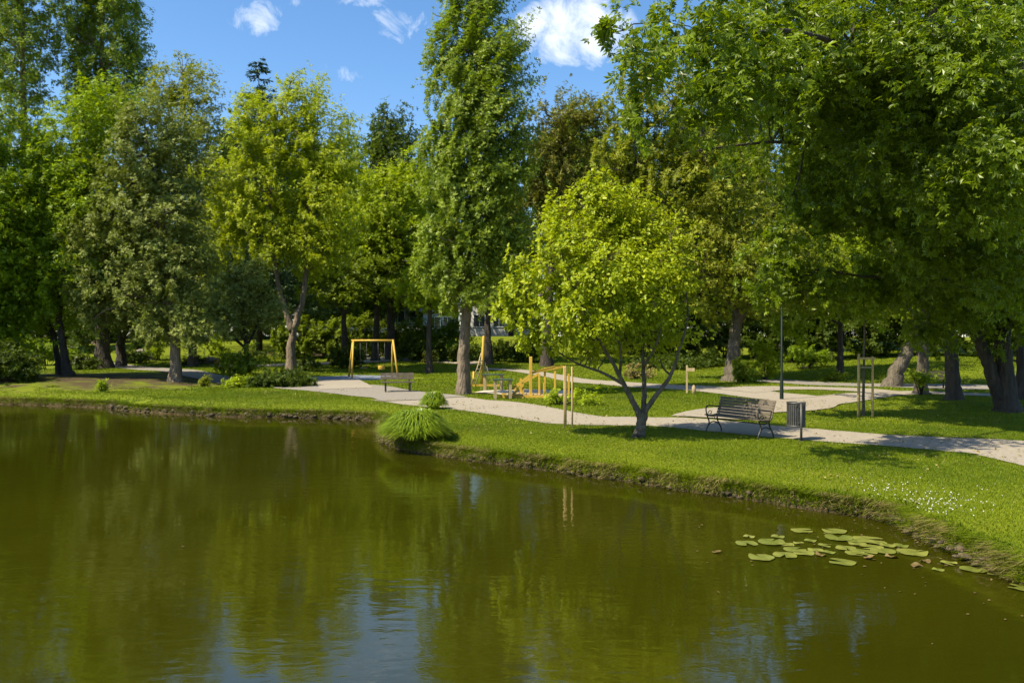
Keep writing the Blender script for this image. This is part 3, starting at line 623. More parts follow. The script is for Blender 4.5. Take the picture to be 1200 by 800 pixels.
# off the left edge, partly in view
ptree('maple_tree', 'green tree cut by the left edge of the picture', 'tree', -40, 40,
      [(-30,250,60,70),(-15,330,46,60),(-50,150,50,80),(-5,375,36,34),(-80,280,60,90),(-60,390,60,30)], [([(-40,450),(-40,350),(-44,200)], .3, .08)], 'lf_bright', 'bark_dark', 39, leaf=.22, lai=3.2, clump=.65, per=26, tmpl=TWIN, nlimb=20)
#@@END
# ---- spruce
def spruce(px, Y, top, label):
    x = PX(px, Y); z0 = gz(x, Y); H = PZ(top, Y)-z0; rng = np.random.default_rng(5)
    root = empty('spruce_tree', (x, Y, z0), 0, label, 'tree'); mb = MB(); mb.tube([(0,0,-.2),(0,0,H*.5),(0,0,H*.98)], [.28,.14,.02], 8); mb.build('trunk', M['bark_dark'], root, True)
    pos = []; nr = []; dv = []
    for k in range(430):
        f = rng.random()**.8; z = H*(1-f*.85); R = .35+f*H*.30; a = rng.random()*2*pi
        n = int(26+R*20); t = rng.random(n); d = np.array([cos(a), sin(a), 0])
        side = (rng.random(n)-.5)*.5*R*(.3+t)
        p = np.array([0, 0, z])+d*(t*R)[:, None]+np.stack([-sin(a)*side, cos(a)*side, -.22*t*R+.18*t*t*R-np.abs(side)*.2], 1)
        pos.append(p); nr.append(np.tile([0, 0, 1.], (n, 1))+rng.normal(size=(n, 3))*.5); dv.append(np.tile(d, (n, 1))+rng.normal(size=(n, 3))*.4+[0, 0, -.3])
    pos = np.concatenate(pos); n = len(pos)
    v, f, t = leaves(pos, np.concatenate(nr), np.concatenate(dv), .22+.15*rng.random(n), (KITE[0]*np.array([1, .55, 1]), KITE[1]), rng.random(n))
    link('crown', np_mesh('crown', v, f, False, t), M['lf_spruce'], root); return root
spruce(304, 68, 66, 'dark pointed spruce peeking out above the yellow-green ash')

# ---- background trees behind everything: two shapes, copied
def proto(seed, mat, H, R, label, name='woodland_tree'):
    rng = np.random.default_rng(seed); lobes = []
    for k in range(14):
        a = rng.random()*2*pi; f = k/13; rr = R*(.45+.2*rng.random())
        lobes.append((cos(a)*R*.5*(1-f*.5), sin(a)*R*.5*(1-f*.5), H*(.22+.66*f), rr*(1-.3*f), rr*(1-.3*f), rr*.85))
    return tree(name, label, 'tree', (0,0,0), lobes, [([(0,0,0),(.1,0,H*.3),(0,.2,H*.6),(0,0,H*.85)], .32, .06)], M[mat], M['bark_dark'], seed, group='trees of the wood behind the park',
                leaf=.30, lai=3.6, clump=1.0, per=26, tmpl=TWIN, nlimb=16)
protos = [proto(101, 'lf_dark', 14, 5.0, ''), proto(102, 'lf_mid', 13, 5.2, ''), proto(103, 'lf_dark', 15, 4.4, '')]
bgt = [ # proto, px, distance, top y, label
 (1, -120, 70, 190, 'mid-green wood tree beyond the left edge of the picture'),
 (0, -260, 74, 200, 'dark wood tree far beyond the left edge of the picture'),
 (1, 10, 66, 210, 'mid-green wood tree behind the maple at the left edge'),
 (0, 75, 82, 190, 'dark wood tree behind the thin-stemmed maple'),
 (0, 170, 84, 230, 'dark wood tree hidden behind the silver linden'),
 (2, 262, 84, 150, 'dark wood tree between the linden and the ash'),
 (0, 330, 86, 185, 'dark wood tree right behind the forked ash'),
 (1, 392, 88, 170, 'mid-green wood tree behind the gap right of the ash'),
 (2, 446, 90, 128, 'dark round-topped tree on the skyline left of the tall poplar'),
 (0, 500, 95, 200, 'dark wood tree directly behind the left side of the tall poplar'),
 (2, 600, 92, 200, 'dark wood tree directly behind the right side of the tall poplar'),
 (1, 665, 90, 140, 'mid-green wood tree behind the copper beech'),
 (0, 735, 78, 170, 'dark wood tree behind the low spreading tree'),
 (2, 800, 74, 120, 'dark wood tree left of the massive trunk'),
 (0, 860, 72, 160, 'dark wood tree directly behind the massive trunk'),
 (2, 915, 66, 190, 'dark wood tree behind the lamp post'),
 (0, 965, 68, 150, 'dark wood tree between the lamp post and the sapling'),
 (2, 1020, 66, 180, 'dark wood tree behind the staked sapling'),
 (0, 1075, 64, 160, 'dark wood tree behind the leaning trunk'),
 (2, 1150, 62, 190, 'dark wood tree behind the far right bench'),
 (0, 1215, 60, 150, 'dark wood tree behind the right edge of the chestnut'),
]
rng = np.random.default_rng(9)
used = set(); hts = (14*.98, 13*.98, 15*.98)
for k, px, Y, top, lab in bgt:
    x = PX(px, Y); z = gz(x, Y); s = (PZ(top, Y)-z)/hts[k]; sw = max(s*.8, 1.0)
    loc = (x, Y, z); sc = (sw, sw, s); rz = rng.random()*6.28
    if k not in used:
        r = protos[k]; r.location = loc; r.rotation_euler = (0, 0, rz); r.scale = sc; r['label'] = lab; used.add(k)
    else: copy_thing(protos[k], loc, rz, sc, lab)

# ------------------------------------------------------------------ shrubs, hedges
def shrub(name, label, px, Y, lobes, mat, seed, cat='shrub', group=None, leaf=.13, lai=3.6, clump=.22, **kw):
    lai *= 1.7; leaf *= .85
    """lobes in photo pixels (px,py,rx,ry)"""
    x = PX(px, Y); b = (x, Y, gz(x, Y)-.02); rng = np.random.default_rng(seed)
    root = empty(name, b, 0, label, cat, group); L_ = plobes(Y, b, lobes, kw.pop('dep', .9), seed)
    kw.setdefault('per', 22); kw.setdefault('hollow', .3)
    me, C_, cr = crown_mesh('foliage', L_, rng, leaf=leaf, lai=lai, clump=clump, tmpl=kw.pop('tmpl', TWIN), zmin=.03, **kw)
    link('foliage', me, M[mat], root); mb = MB()
    for i in range(14):
        c = C_[rng.integers(len(C_))]; a = np.array([c[0]*.15, c[1]*.15, -.05]); mb.tube(bez(a, (a+c)/2+np.array([0,0,.1]), c, 5), np.linspace(.025, .006, 5), 5, False)
    mb.build('stem', M['bark_dark'], root, True); return root
shrub('round_shrub', 'wide dark green shrub with broad leaves beside the asphalt path', 328, 38.5, [(328,452,34,15),(305,458,18,9),(350,455,15,11),(335,440,20,9),(272,461,8,5)], 'lf_dark', 201, leaf=.16, lai=4)
shrub('low_shrub', 'pale leafy perennial at the left foot of the wide shrub', 273, 37.8, [(272,462,10,5),(283,460,8,6)], 'lf_lime', 202, leaf=.14)
shrub('dry_shrub', 'small yellow-brown bush on the left lawn near the water', 240, 38.0, [(240,458,6,8),(241,452,4,5)], 'lf_olive', 203, leaf=.09, lai=2.6, clump=.15)
shrub('rhododendron', 'big dark rhododendron mound at the left edge above the bank', 15, 38, [(10,425,34,20),(-20,420,40,24),(30,436,18,10)], 'lf_dark', 204, leaf=.18, lai=4)
shrub('low_shrub', 'bright green low hedge-like shrub behind the thin-stemmed maple', 55, 56, [(55,412,18,10),(30,405,24,12),(75,416,12,8)], 'lf_bright', 205, leaf=.2)
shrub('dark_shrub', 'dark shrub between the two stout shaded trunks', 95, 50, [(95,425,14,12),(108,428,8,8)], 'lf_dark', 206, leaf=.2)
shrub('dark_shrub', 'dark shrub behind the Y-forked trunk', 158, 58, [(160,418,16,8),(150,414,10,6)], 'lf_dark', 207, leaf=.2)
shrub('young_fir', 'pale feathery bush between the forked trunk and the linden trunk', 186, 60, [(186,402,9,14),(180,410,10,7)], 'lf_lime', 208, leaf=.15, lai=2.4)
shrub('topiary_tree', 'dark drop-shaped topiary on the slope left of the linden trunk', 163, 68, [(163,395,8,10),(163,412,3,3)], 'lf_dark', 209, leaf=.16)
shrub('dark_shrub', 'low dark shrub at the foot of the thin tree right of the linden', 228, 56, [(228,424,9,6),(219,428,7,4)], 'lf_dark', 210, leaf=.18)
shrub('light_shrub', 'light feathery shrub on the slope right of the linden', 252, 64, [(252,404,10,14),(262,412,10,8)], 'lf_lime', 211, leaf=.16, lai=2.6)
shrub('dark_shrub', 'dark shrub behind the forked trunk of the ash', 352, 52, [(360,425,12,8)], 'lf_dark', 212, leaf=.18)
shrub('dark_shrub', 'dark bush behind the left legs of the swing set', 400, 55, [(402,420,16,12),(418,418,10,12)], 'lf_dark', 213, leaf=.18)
shrub('bare_shrub', 'brownish round bush right of the swing set', 502, 58, [(502,422,8,9)], 'lf_copper', 214, leaf=.13, lai=2.4)
shrub('light_shrub', 'small bright bush at the slope left of the tall poplar', 527, 62, [(527,408,7,7)], 'lf_bright', 215, leaf=.16)
shrub('leafy_shrub', 'young bright leafy sprouts beside the wooden play bridge', 655, 27.6, [(650,470,16,8),(680,474,16,7),(664,466,10,6),(692,476,9,5)], 'lf_lime', 216, leaf=.14, lai=1.7, clump=.22)
shrub('leafy_shrub', 'small sprouting bush between the near tree and the distant path', 708, 34, [(708,462,9,7)], 'lf_lime', 217, leaf=.13, lai=2, clump=.2)
shrub('low_shrub', 'green shrub at the right foot of the massive trunk', 873, 41.5, [(872,437,14,14),(866,430,8,10),(880,445,9,7)], 'lf_mid', 218, leaf=.15)
shrub('light_shrub', 'bright young maple bush right of the massive trunk', 896, 44, [(898,418,14,16),(905,435,6,10),(890,408,10,8)], 'lf_lime', 219, leaf=.16, lai=2.6)
shrub('light_shrub', 'bright bush on the slope behind the lamp post', 940, 52, [(938,415,18,10),(960,418,12,7)], 'lf_bright', 220, leaf=.18)
shrub('low_shrub', 'low round green cushion shrub left of the staked sapling', 978, 43.5, [(975,443,12,4),(985,441,7,4)], 'lf_mid', 221, leaf=.13, clump=.18)
shrub('reed_tuft', 'upright green grassy tuft on the left bank edge', 121, 34.5, [(121,471,8,5),(117,469,5,4)], 'lf_bright', 222, leaf=.16, lai=2.6, rise=1.2, clump=.2)
shrub('leafy_shrub', 'leafy sucker bush at the foot of the rough trunk', 1080, 33.2, [(1078,440,11,7),(1083,447,7,5)], 'lf_bright', 223, leaf=.13, lai=2.6, clump=.2)
shrub('flowering_bush', 'pinkish brown bush on the sunny slope behind the playground', 583, 68, [(583,408,8,7),(612,402,10,5)], 'lf_copper', 224, leaf=.15, lai=2)
shrub('rock_garden_plant', 'straw-coloured plant mound beside the pale rocks', 258, 57, [(262,426,12,4),(240,422,8,3)], 'lf_copper', 225, leaf=.14, lai=1.8)
shrub('dark_shrub', 'dark bush behind the cherry tree by the bare twiggy bush', 785, 56, [(790,432,40,16),(760,430,30,14),(830,428,20,18)], 'lf_dark', 226, leaf=.2, clump=.4)
shrub('bare_shrub', 'pale twiggy bush seen between the stems of the near tree', 745, 46, [(742,435,12,9),(762,436,8,8)], 'lf_dry', 227, leaf=.13, lai=1.6)
def hedge(name, label, x0, x1, Y0, Y1, h, w, mat, seed, cat='hedge', leaf=.2):
    rng = np.random.default_rng(seed); cx, cyy = (x0+x1)/2, (Y0+Y1)/2; b = (cx, cyy, gz(cx, cyy)); Ln = math.hypot(x1-x0, Y1-Y0); n = max(3, int(Ln/(w*.8)))
    root = empty(name, b, 0, label, cat); lob = []
    for i in range(n):
        f = (i+.5)/n; x = x0+(x1-x0)*f; y = Y0+(Y1-Y0)*f
        hh = h*(.9+.2*rng.random()); lob.append((x-cx, y-cyy, gz(x, y)-b[2]+hh*.5, w*.62, w*.5, hh*.52))
    me, C_, cr = crown_mesh('foliage', lob, rng, leaf=leaf, lai=5.5, clump=.38, per=26, tmpl=TWIN, hollow=.3)
    link('foliage', me, M[mat], root); mb = MB()
    for i in range(n): 
        l = lob[i]; mb = MB(); mb.tube([(l[0], l[1], l[2]-l[5]*1.02-.15), (l[0]+.05, l[1], l[2])], [.05,.03], 6, False)
        mb.build('stem', M['bark_dark'], root)
    return root
hedge('clipped_hedge', 'long clipped dark hedge behind the swing set', PX(322,62), PX(548,64), 62, 64, 3.1, 1.8, 'lf_mid', 301)
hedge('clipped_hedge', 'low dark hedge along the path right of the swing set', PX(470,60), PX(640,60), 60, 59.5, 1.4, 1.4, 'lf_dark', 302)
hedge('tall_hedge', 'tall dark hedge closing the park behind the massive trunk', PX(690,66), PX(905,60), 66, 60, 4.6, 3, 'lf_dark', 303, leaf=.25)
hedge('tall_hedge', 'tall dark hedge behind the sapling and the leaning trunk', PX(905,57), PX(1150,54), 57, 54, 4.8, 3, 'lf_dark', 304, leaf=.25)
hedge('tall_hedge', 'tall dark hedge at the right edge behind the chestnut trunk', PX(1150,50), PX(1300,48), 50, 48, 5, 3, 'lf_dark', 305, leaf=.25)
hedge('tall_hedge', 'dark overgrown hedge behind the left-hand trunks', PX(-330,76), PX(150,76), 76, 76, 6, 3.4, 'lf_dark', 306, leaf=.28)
hedge('tall_hedge', 'mixed green hedge on the slope between linden and ash', PX(185,80), PX(325,80), 80, 80, 4.6, 3, 'lf_mid', 307, leaf=.28)

# ornamental grass clumps
def grass_clump(label, x, y, R, Hc, n, seed, mat='lf_reed'):
    rng = np.random.default_rng(seed); z0 = max(gz(x, y), -.08); V = []; Fc = []; T = []; k = 5
    for i in range(n):
        a = rng.random()*2*pi; r0 = R*.35*rng.random()**.5; reach = R*(.25+.75*rng.random()); h = Hc*(.65+.45*rng.random())*(1-.35*(reach/R)**2)
        p0 = np.array([cos(a)*r0, sin(a)*r0, 0]); a2 = a+rng.normal()*.35; t = np.linspace(0, 1, k)
        tipz = h*(.9-.75*(reach/R)**2*(.4+.6*rng.random()))
        p = p0+np.stack([cos(a2)*reach*t**1.5, sin(a2)*reach*t**1.5, h*1.6*t*(1-t)*1.2+tipz*t**1.3], 1)
        w = .017*(.7+.6*rng.random())*np.array([.6, 1, .95, .6, .05]); sd = np.array([-sin(a2+rng.normal()*.5), cos(a2), 0])
        V.append(np.stack([p-sd*w[:, None], p+sd*w[:, None]], 1).reshape(-1, 3)); b = i*2*k
        Fc += [[b+2*j, b+2*j+1, b+2*j+3, b+2*j+2] for j in range(k-1)]; T.append(np.full(2*k, rng.random()))
    o = link('ornamental_grass', np_mesh('ornamental_grass', np.concatenate(V), np.array(Fc), False, np.concatenate(T)), M[mat])
    o.location = (x, y, z0-.02); return tag(o, label, 'ornamental grass', 'ornamental grasses by the shore')
yg = 19.6; xg = PX(488, yg); grass_clump('large arching grass mound at the tip of the lawn by the water', xg, yg, .80, .74, 8500, 401)
xg, yg = P(507, 480); grass_clump('smaller round grass clump behind the large one, beside the path', xg, yg+.3, .46, .62, 2600, 402)

# ------------------------------------------------------------------ lawn blades (real tufts), bank grass
def blades(name, x, y, h, w, lean, mat, seed, out=None, label=None):
    rng = np.random.default_rng(seed); n = len(x); z = Hh(x, y)
    a = rng.random(n)*2*pi; d = np.stack([np.cos(a), np.sin(a)], 1); s2 = np.stack([-d[:, 1], d[:, 0]], 1)
    ld = norm(rng.normal(size=(n, 2))) if out is None else norm(out+rng.normal(size=(n, 2))*.5)
    hh = h*(.5+rng.random(n)); ln = lean*hh*(.3+rng.random(n))
    b = np.stack([x, y, z-.01], 1)
    v0 = b.copy(); v0[:, :2] -= d*w/2; v1 = b.copy(); v1[:, :2] += d*w/2
    mid = b.copy(); mid[:, :2] += ld*ln[:, None]*.35; mid[:, 2] += hh*.65
    m0 = mid.copy(); m0[:, :2] -= d*w*.42; m1 = mid.copy(); m1[:, :2] += d*w*.42
    tip = b.copy(); tip[:, :2] += ld*ln[:, None]; tip[:, 2] += hh*(1-.28*np.minimum(1.8, lean))
    V = np.stack([v0, v1, m1, m0, tip], 1).reshape(-1, 3); i = np.arange(n)*5
    F4 = np.stack([i, i+1, i+2, i+3], 1); F3 = np.stack([i+3, i+2, i+4], 1)
    t = np.clip(.45+.18*wav(x*.6, y*.6)+.22*wav(x*.17+1, y*.21)+.25*rng.normal(size=n), 0, 1)
    o = link(name, np_mesh(name, V, [F4, F3], False, np.repeat(t, 5)), mat); return tag(o, label, kind='stuff')
rng = np.random.default_rng(77)
def scatter(n, x0, x1, y0, y1, smin, pw=1.0, pm=-.03):
    x = x0+(x1-x0)*rng.random(n); y = y0+(y1-y0)*rng.random(n)
    vis = np.abs(x) < y*.66+1.5; x, y = x[vis], y[vis]
    ok = (sd_n(x, y) > smin) & (((x+21)/9)**2+((y-41)/6.5)**2+.25*wav(x, y) > .75) & (~on_path(x, y, -.02+.05*wav(x*1.6, y*1.6)) | ((rng.random(len(x)) < .12) & ~on_path(x, y, -.22))); return x[ok], y[ok]
x, y = scatter(620000, -4, 14.5, 8, 22, .05); blades('lawn_grass', x, y, .042, .009, .8, M['lf_grass'], 1, label='short mown lawn grass on the near bank')
x, y = scatter(330000, -14, 23, 22, 36, .05); blades('lawn_grass', x, y, .048, .017, .8, M['lf_grass'], 2, label='mown lawn grass further back')
x, y = scatter(120000, -26, 10, 31, 42, .05); blades('lawn_grass', x, y, .055, .022, .8, M['lf_grass'], 3, label='mown lawn grass on the far bank')
x, y = scatter(300000, -30, 42, 36, 64, .05); blades('lawn_grass', x, y, .065, .035, .8, M['lf_grass'], 5, label='lawn grass in the park beyond the path')
x, y = scatter(26000, -4, 14.5, 8, 24, .05); k_ = wav(x*.5+2, y*.5) > .25; blades('dry_grass', x[k_], y[k_], .045, .009, .9, M['lf_dry'], 4, label='dry yellow blades among the lawn')
rgl = np.random.default_rng(31); n = 9000; x = -12+26*rgl.random(n); y = 12+28*rgl.random(n); k_ = (sd_n(x, y) > .1) & (wav(x*.3, y*.3) > .25); x, y = x[k_], y[k_]; n = len(x)
v_, f_, t_ = leaves(np.stack([x, y, Hh(x, y)+np.where(on_path(x, y), .045, .03)], 1), np.array([0, 0, 1.])+.35*rgl.normal(size=(n, 3)), rgl.normal(size=(n, 3)), .03+.05*rgl.random(n), OVAL, rgl.random(n))
o = link('fallen_leaves', np_mesh('fallen_leaves', v_, f_, False, t_), M['lf_dry']); tag(o, 'small dry leaves fallen on lawn and path', kind='stuff')
# fringe along the water line, hanging over it
def fringe(name, n, mat, h, w, seed, smax=.3, lean=1.2, clumpy=0.0, label=None, yr=(8, 36)):
    rg = np.random.default_rng(seed); seg = []
    P_ = pond[(pond[:, 1] > 5)]; tot = 0
    idx = range(1, len(shore)+3)
    L_ = [np.linalg.norm(pond[i+1]-pond[i])/max(8, pond[i][1]) for i in idx]; pr = np.array(L_)/sum(L_); ch = rg.choice(list(idx), n, p=pr); f = rg.random(n)
    p = pond[ch]+(pond[(ch+1)]-pond[ch])*f[:, None]; t = norm(pond[ch+1]-pond[ch]); nn = np.stack([-t[:, 1], t[:, 0]], 1)
    # outward (to land) side
    test = sdist(p[:, 0]+nn[:, 0]*.1, p[:, 1]+nn[:, 1]*.1) > 0; nn = np.where(test[:, None], nn, -nn)
    p = p+nn*(rg.random(n)*(smax+.25)-.12)[:, None]; s = sd_n(p[:, 0], p[:, 1])
    ok = (s > -.01) & (s < smax)
    if clumpy: ok &= wav(p[:, 0]*2.2+5, p[:, 1]*2.2) > clumpy
    p, nn = p[ok], nn[ok]; return blades(name, p[:, 0], p[:, 1], h, w, lean, mat, seed, out=-nn, label=label)
fringe('bank_grass', 80000, M['lf_grass'], .15, .012, 501, .30, 1.5, label='longer green grass hanging over the bank edge')
fringe('bank_grass', 60000, M['lf_dry'], .14, .011, 502, .20, 1.9, -.1, label='dry straw grass on the bank edge')
fringe('bank_grass', 16000, M['lf_grass'], .20, .015, 503, .3, .9, .5, label='tall grass tufts along the bank edge')

# clover flowers in the near lawn
rg = np.random.default_rng(66); n = 230; c = np.array([P(1095, 582), P(1030, 566), P(1150, 600), P(1180, 575), P(985, 590)]); ch = rg.choice(5, n, p=[.74, .17, .03, .03, .03])
sc = np.array([.34, .26, .5, .5, .5])[ch]
p = c[ch]+rg.normal(size=(n, 2))*np.stack([sc*.9, sc*1.2], 1); ok = (sd_n(p[:, 0], p[:, 1]) > .3); p = p[ok]; n = len(p)
pos = np.stack([p[:, 0], p[:, 1], Hh(p[:, 0], p[:, 1])+.045+.02*rg.random(n)], 1)
V = []; Fq = []; T = []; b = 0
for s in range(3):
    nr = norm(rg.normal(size=(n, 3))); v_, f_, t_ = leaves(pos-nr*0, nr, rg.normal(size=(n, 3)), np.full(n, .012), (np.array([[-.6,-.6,0],[.6,-.6,0],[.6,.6,0],[-.6,.6,0]]), np.array([[0,1,2,3]])), rg.random(n))
    V.append(v_); Fq.append(f_+b); T.append(t_); b += len(v_)
o = link('clover_flowers', np_mesh('clover_flowers', np.concatenate(V), np.concatenate(Fq), False, np.concatenate(T)), M['petal']); tag(o, 'white clover flowers sprinkled over the near lawn', kind='stuff')

M['clod'] = surf('earth_clod', (.030,.022,.012), (.12,.09,.05), 9, .95, .6)
# stones along the far bank
rg = np.random.default_rng(88); bm = MB()
ico = bmesh.new(); bmesh.ops.create_icosphere(ico, subdivisions=1, radius=1); iv = np.array([v_.co[:] for v_ in ico.verts]); ifc = [[q.index for q in f_.verts] for f_ in ico.faces]; ico.free()
for i in range(1300):
    if i < 450: j = rg.integers(5, 10)
    else: j = rg.integers(12, 26)
    f = rg.random(); p = pond[j]+(pond[j+1]-pond[j])*f; r = (.035+.10*rg.random()**3)*(1 if i < 450 else .8)
    r *= (.8 if i < 450 else .55); v_ = iv*(1+.25*rg.normal(size=(len(iv), 1)))*np.array([1.4, 1, .7])*r; bm.add(v_+np.array([p[0]+rg.normal()*.05, p[1]+rg.normal()*.06+.05, WZ+.01+.14*rg.random()]), ifc)
o = bm.build('bank_rubble', M['clod'], None, True); tag(o, 'small stones and clods along the water line', kind='stuff')

# ------------------------------------------------------------------ lily pads and floating leaves
def pad_mesh(r, notch, seed, curl=0.0):
    rg = np.random.default_rng(seed); n = 30; V = [(0, 0, .012)]; T = [.3]; bt = rg.random()*.55
    for ring, rr in ((0, .5), (1, 1.0)):
        for i in range(n+1):
            a = notch/2+(2*pi-notch)*i/n; w = 1+.035*sin(a*5+seed)+.02*rg.normal(); lift = .006*sin(a*3+seed)+curl*max(0, sin(a*2+seed))*ring
            V.append((cos(a)*r*rr*w, sin(a)*r*rr*w*.96, .008+lift)); T.append(min(1, .1+bt+.35*rg.random()+.15*ring))
    Fc3 = []; Fc4 = []
    for i in range(n): Fc3.append([0, 1+i, 2+i]); Fc4.append([1+i, n+2+i, n+3+i, 2+i])
    me = np_mesh('lily_pad', np.array(V), [np.array(Fc3), np.array(Fc4)], True, np.array(T)); return me
pads = [ # px, py, half width px, label
 (940,622,12,'single flat pad farthest from the shore in the upper row'), (978,623,14,'dark-rimmed pad in the upper row beside a stem'), (875,637.5,13,'leftmost small green pad of the cluster'),
 (905,636,16,'large light pad second from the left'), (922,638.5,9,'small pad tucked right of the large light one'), (936,637,6,'tiny pad between the two middle groups'),
 (892,654,15,'large pad at the lower left with smooth edge'), (920,651.5,14,'pad just right of the lower left one'), (932,644.5,13,'pad above the overlapping middle pair'),
 (942,648.5,12,'pad overlapping the middle pair from below'), (956,645.5,9,'small bright pad on the right of the middle pair'), (983,631,16,'broad pad at the upper left of the dense group'),
 (1000,633,15,'pad just under the broad upper one in the dense group'), (1018,633,18,'widest pad along the top of the dense group'), (1005,638,10,'small pad in the middle of the dense group'),
 (992,643.5,12,'yellow-green pad at the left of the dense group'), (1002,649,11,'small round pad low in the dense group'), (1022,642,13,'pad in the right half of the dense group'),
 (1012,648,15,'light pad overlapping two others at the bottom of the group'), (1035,646.5,14,'pad leaning over its neighbour on the right of the group'), (1051,647,8,'small pad between the dense group and the rightmost one'),
 (1070,648,17,'big rightmost pad lying apart near the bank'), (987,659.5,15,'isolated large pad below the dense group'), (1029,637,10,'small upper right pad of the dense group'),
 (912,629,8,'small pad above the gap between the two left pads'), (950,634,7,'tiny pad just above the tight middle pair'), (967,640,8,'small pad between the middle pair and the dense group'), (1040,640,9,'small pad at the right rim of the dense group'), (878,629,7,'small faint pad above the leftmost one'),
 (1056,640,9,'small pad above the rightmost large pad'), (972,648,7,'tiny pad at the lower left of the dense group'), (1112,661,9,'little pad halfway between the rightmost one and the bank'), (1100,668,7,'tiny pad nearest to the bank below the rightmost one'),
 (1160,671,13,'green pad close to the grassy bank at the right'), (1138,668,12,'narrow green pad beside the bank at the right'), (1195,690,12,'pale pad at the right edge of the picture'),
]
for i, (px, py, hw, lab) in enumerate(pads):
    x, y = P(px, py, WZ); r = hw*y/FPX*1.0
    o = link('lily_pad', pad_mesh(r, .35+.2*(i % 3), i, .012 if i % 5 == 1 else 0), M['lily']); o.location = (x, y, WZ+.003+.0025*(i % 4)); o.rotation_euler = (0, 0, i*2.4)
    tag(o, lab, 'lily pad', 'lily pads floating near the right bank')
olds = [(1020,655,7,'brown crumpled pad under the dense group'), (1045,653,7,'brown folded pad at the lower right of the group'), (840,647,6,'brown curled leaf floating left of the cluster'), (1085,659,6,'brown withered pad toward the bank'), (1075,664,7,'small withered pad below the brown one'),(962,651,6,'brown bud leaf just beyond the middle pads')]
for i, (px, py, hw, lab) in enumerate(olds):
    x, y = P(px, py, WZ); r = hw*y/FPX
    o = link('withered_lily_pad', pad_mesh(r, 1.1, i+50, .025), M['lily_old']); o.location = (x, y, WZ+.006); o.rotation_euler = (radians(2), radians(1.5), i*1.4)
    tag(o, lab, 'lily pad', 'withered lily pads')
rg = np.random.default_rng(12); n = 130
c = np.array([P(1000, 650, WZ), P(1120, 690, WZ), P(250, 500, WZ), P(1150, 672, WZ), P(930, 612, WZ), P(1060,628,WZ)]); ch = rg.choice(6, n, p=[.2,.12,.16,.2,.16,.16]); sp = np.array([.9,.6,6,.35,.8,.5])[ch]
p = c[ch]+rg.normal(size=(n, 2))*sp[:, None]; p = p[sd_n(p[:, 0], p[:, 1]) < -.05]; n = len(p)
v_, f_, t_ = leaves(np.stack([p[:, 0], p[:, 1], np.full(n, WZ+.012)], 1), np.array([0, 0, 1.])+.15*rg.normal(size=(n, 3)), rg.normal(size=(n, 3)), .02+.035*rg.random(n), OVAL, rg.random(n))
o = link('floating_leaves', np_mesh('floating_leaves', v_, f_, False, t_), M['lily_old']); tag(o, 'fallen leaves and bits floating on the pond', kind='stuff')

# ------------------------------------------------------------------ near bench
def fancy_bench(x, y, rz, label):
    root = empty('park_bench', (x, y, gz(x, y)+.02), rz, label, 'bench')
    # local axes: +X along the bench, -Y the front
    Lh = .86
    def prof(pts, r): return pts, r
    for sx in (-1, 1):
        mb = MB(); X0 = sx*(Lh-.04)
        def c3(pp): return [(X0, a, b) for a, b in pp]
        mb.tube(spline(c3([(-.27,.0),(-.25,.09),(-.19,.19),(-.17,.27),(-.21,.36),(-.24,.43)]), 5), .019, 8)          # front leg
        mb.tube(spline(c3([(.27,.0),(.25,.10),(.17,.22),(.12,.32),(.12,.42)]), 5), .019, 8)                          # rear leg
        mb.tube(spline(c3([(-.20,.17),(-.12,.235),(-.02,.26),(.08,.24),(.17,.20)]), 5), .015, 8)                     # arch between the legs
        mb.tube(spline(c3([(-.26,.43),(-.10,.405),(.05,.40),(.16,.43),(.20,.55),(.25,.70),(.30,.86)]), 5), .020, 8)   # seat rail running into the back
        mb.tube(spline(c3([(-.24,.43),(-.27,.52),(-.275,.60),(-.24,.655),(-.15,.67),(-.02,.655),(.10,.64),(.22,.62)]), 5), .017, 8)  # arm loop
        mb.tube(spline(c3([(-.22,.46),(-.18,.52),(-.12,.54),(-.08,.50),(-.11,.46),(-.15,.48)]), 4), .010, 6)          # scroll
        mb.tube(spline(c3([(.03,.39),(.02,.34),(-.03,.33),(-.05,.36)]), 4), .009, 6)
        mb.build('cast_iron_end', M['iron'], root, True)
    for k in range(6):
        mb = MB(); yy = -.25+.078*k; zz = .445-.02*sin(k/5*pi)
        mb.box((0, yy, zz), (1.74, .066, .028)); o = mb.build('seat_slat', M['wood_old'], root)
    for k in range(6):
        f = k/5; zz = .50+.35*f; yy = .165+.125*f; a = radians(-19)
        R = np.array([[1,0,0],[0,cos(a),-sin(a)],[0,sin(a),cos(a)]]); mb = MB(); mb.box((0, yy, zz), (1.74, .024, .064), R); mb.build('back_slat', M['wood_old'], root)
    mb = MB(); mb.tube([(-.82, 0, .33), (.82, 0, .33)], .012, 8); mb.build('tie_rod', M['iron'], root, True)
    for o in root.children:
        if 'slat' in o.name:
            b = o.modifiers.new('bev', 'BEVEL'); b.width = .006; b.segments = 2
    return root
bx, by = P(866, 510.3); fancy_bench(bx, by, radians(-58), 'cast-iron bench with weathered slats in the shade by the near path')

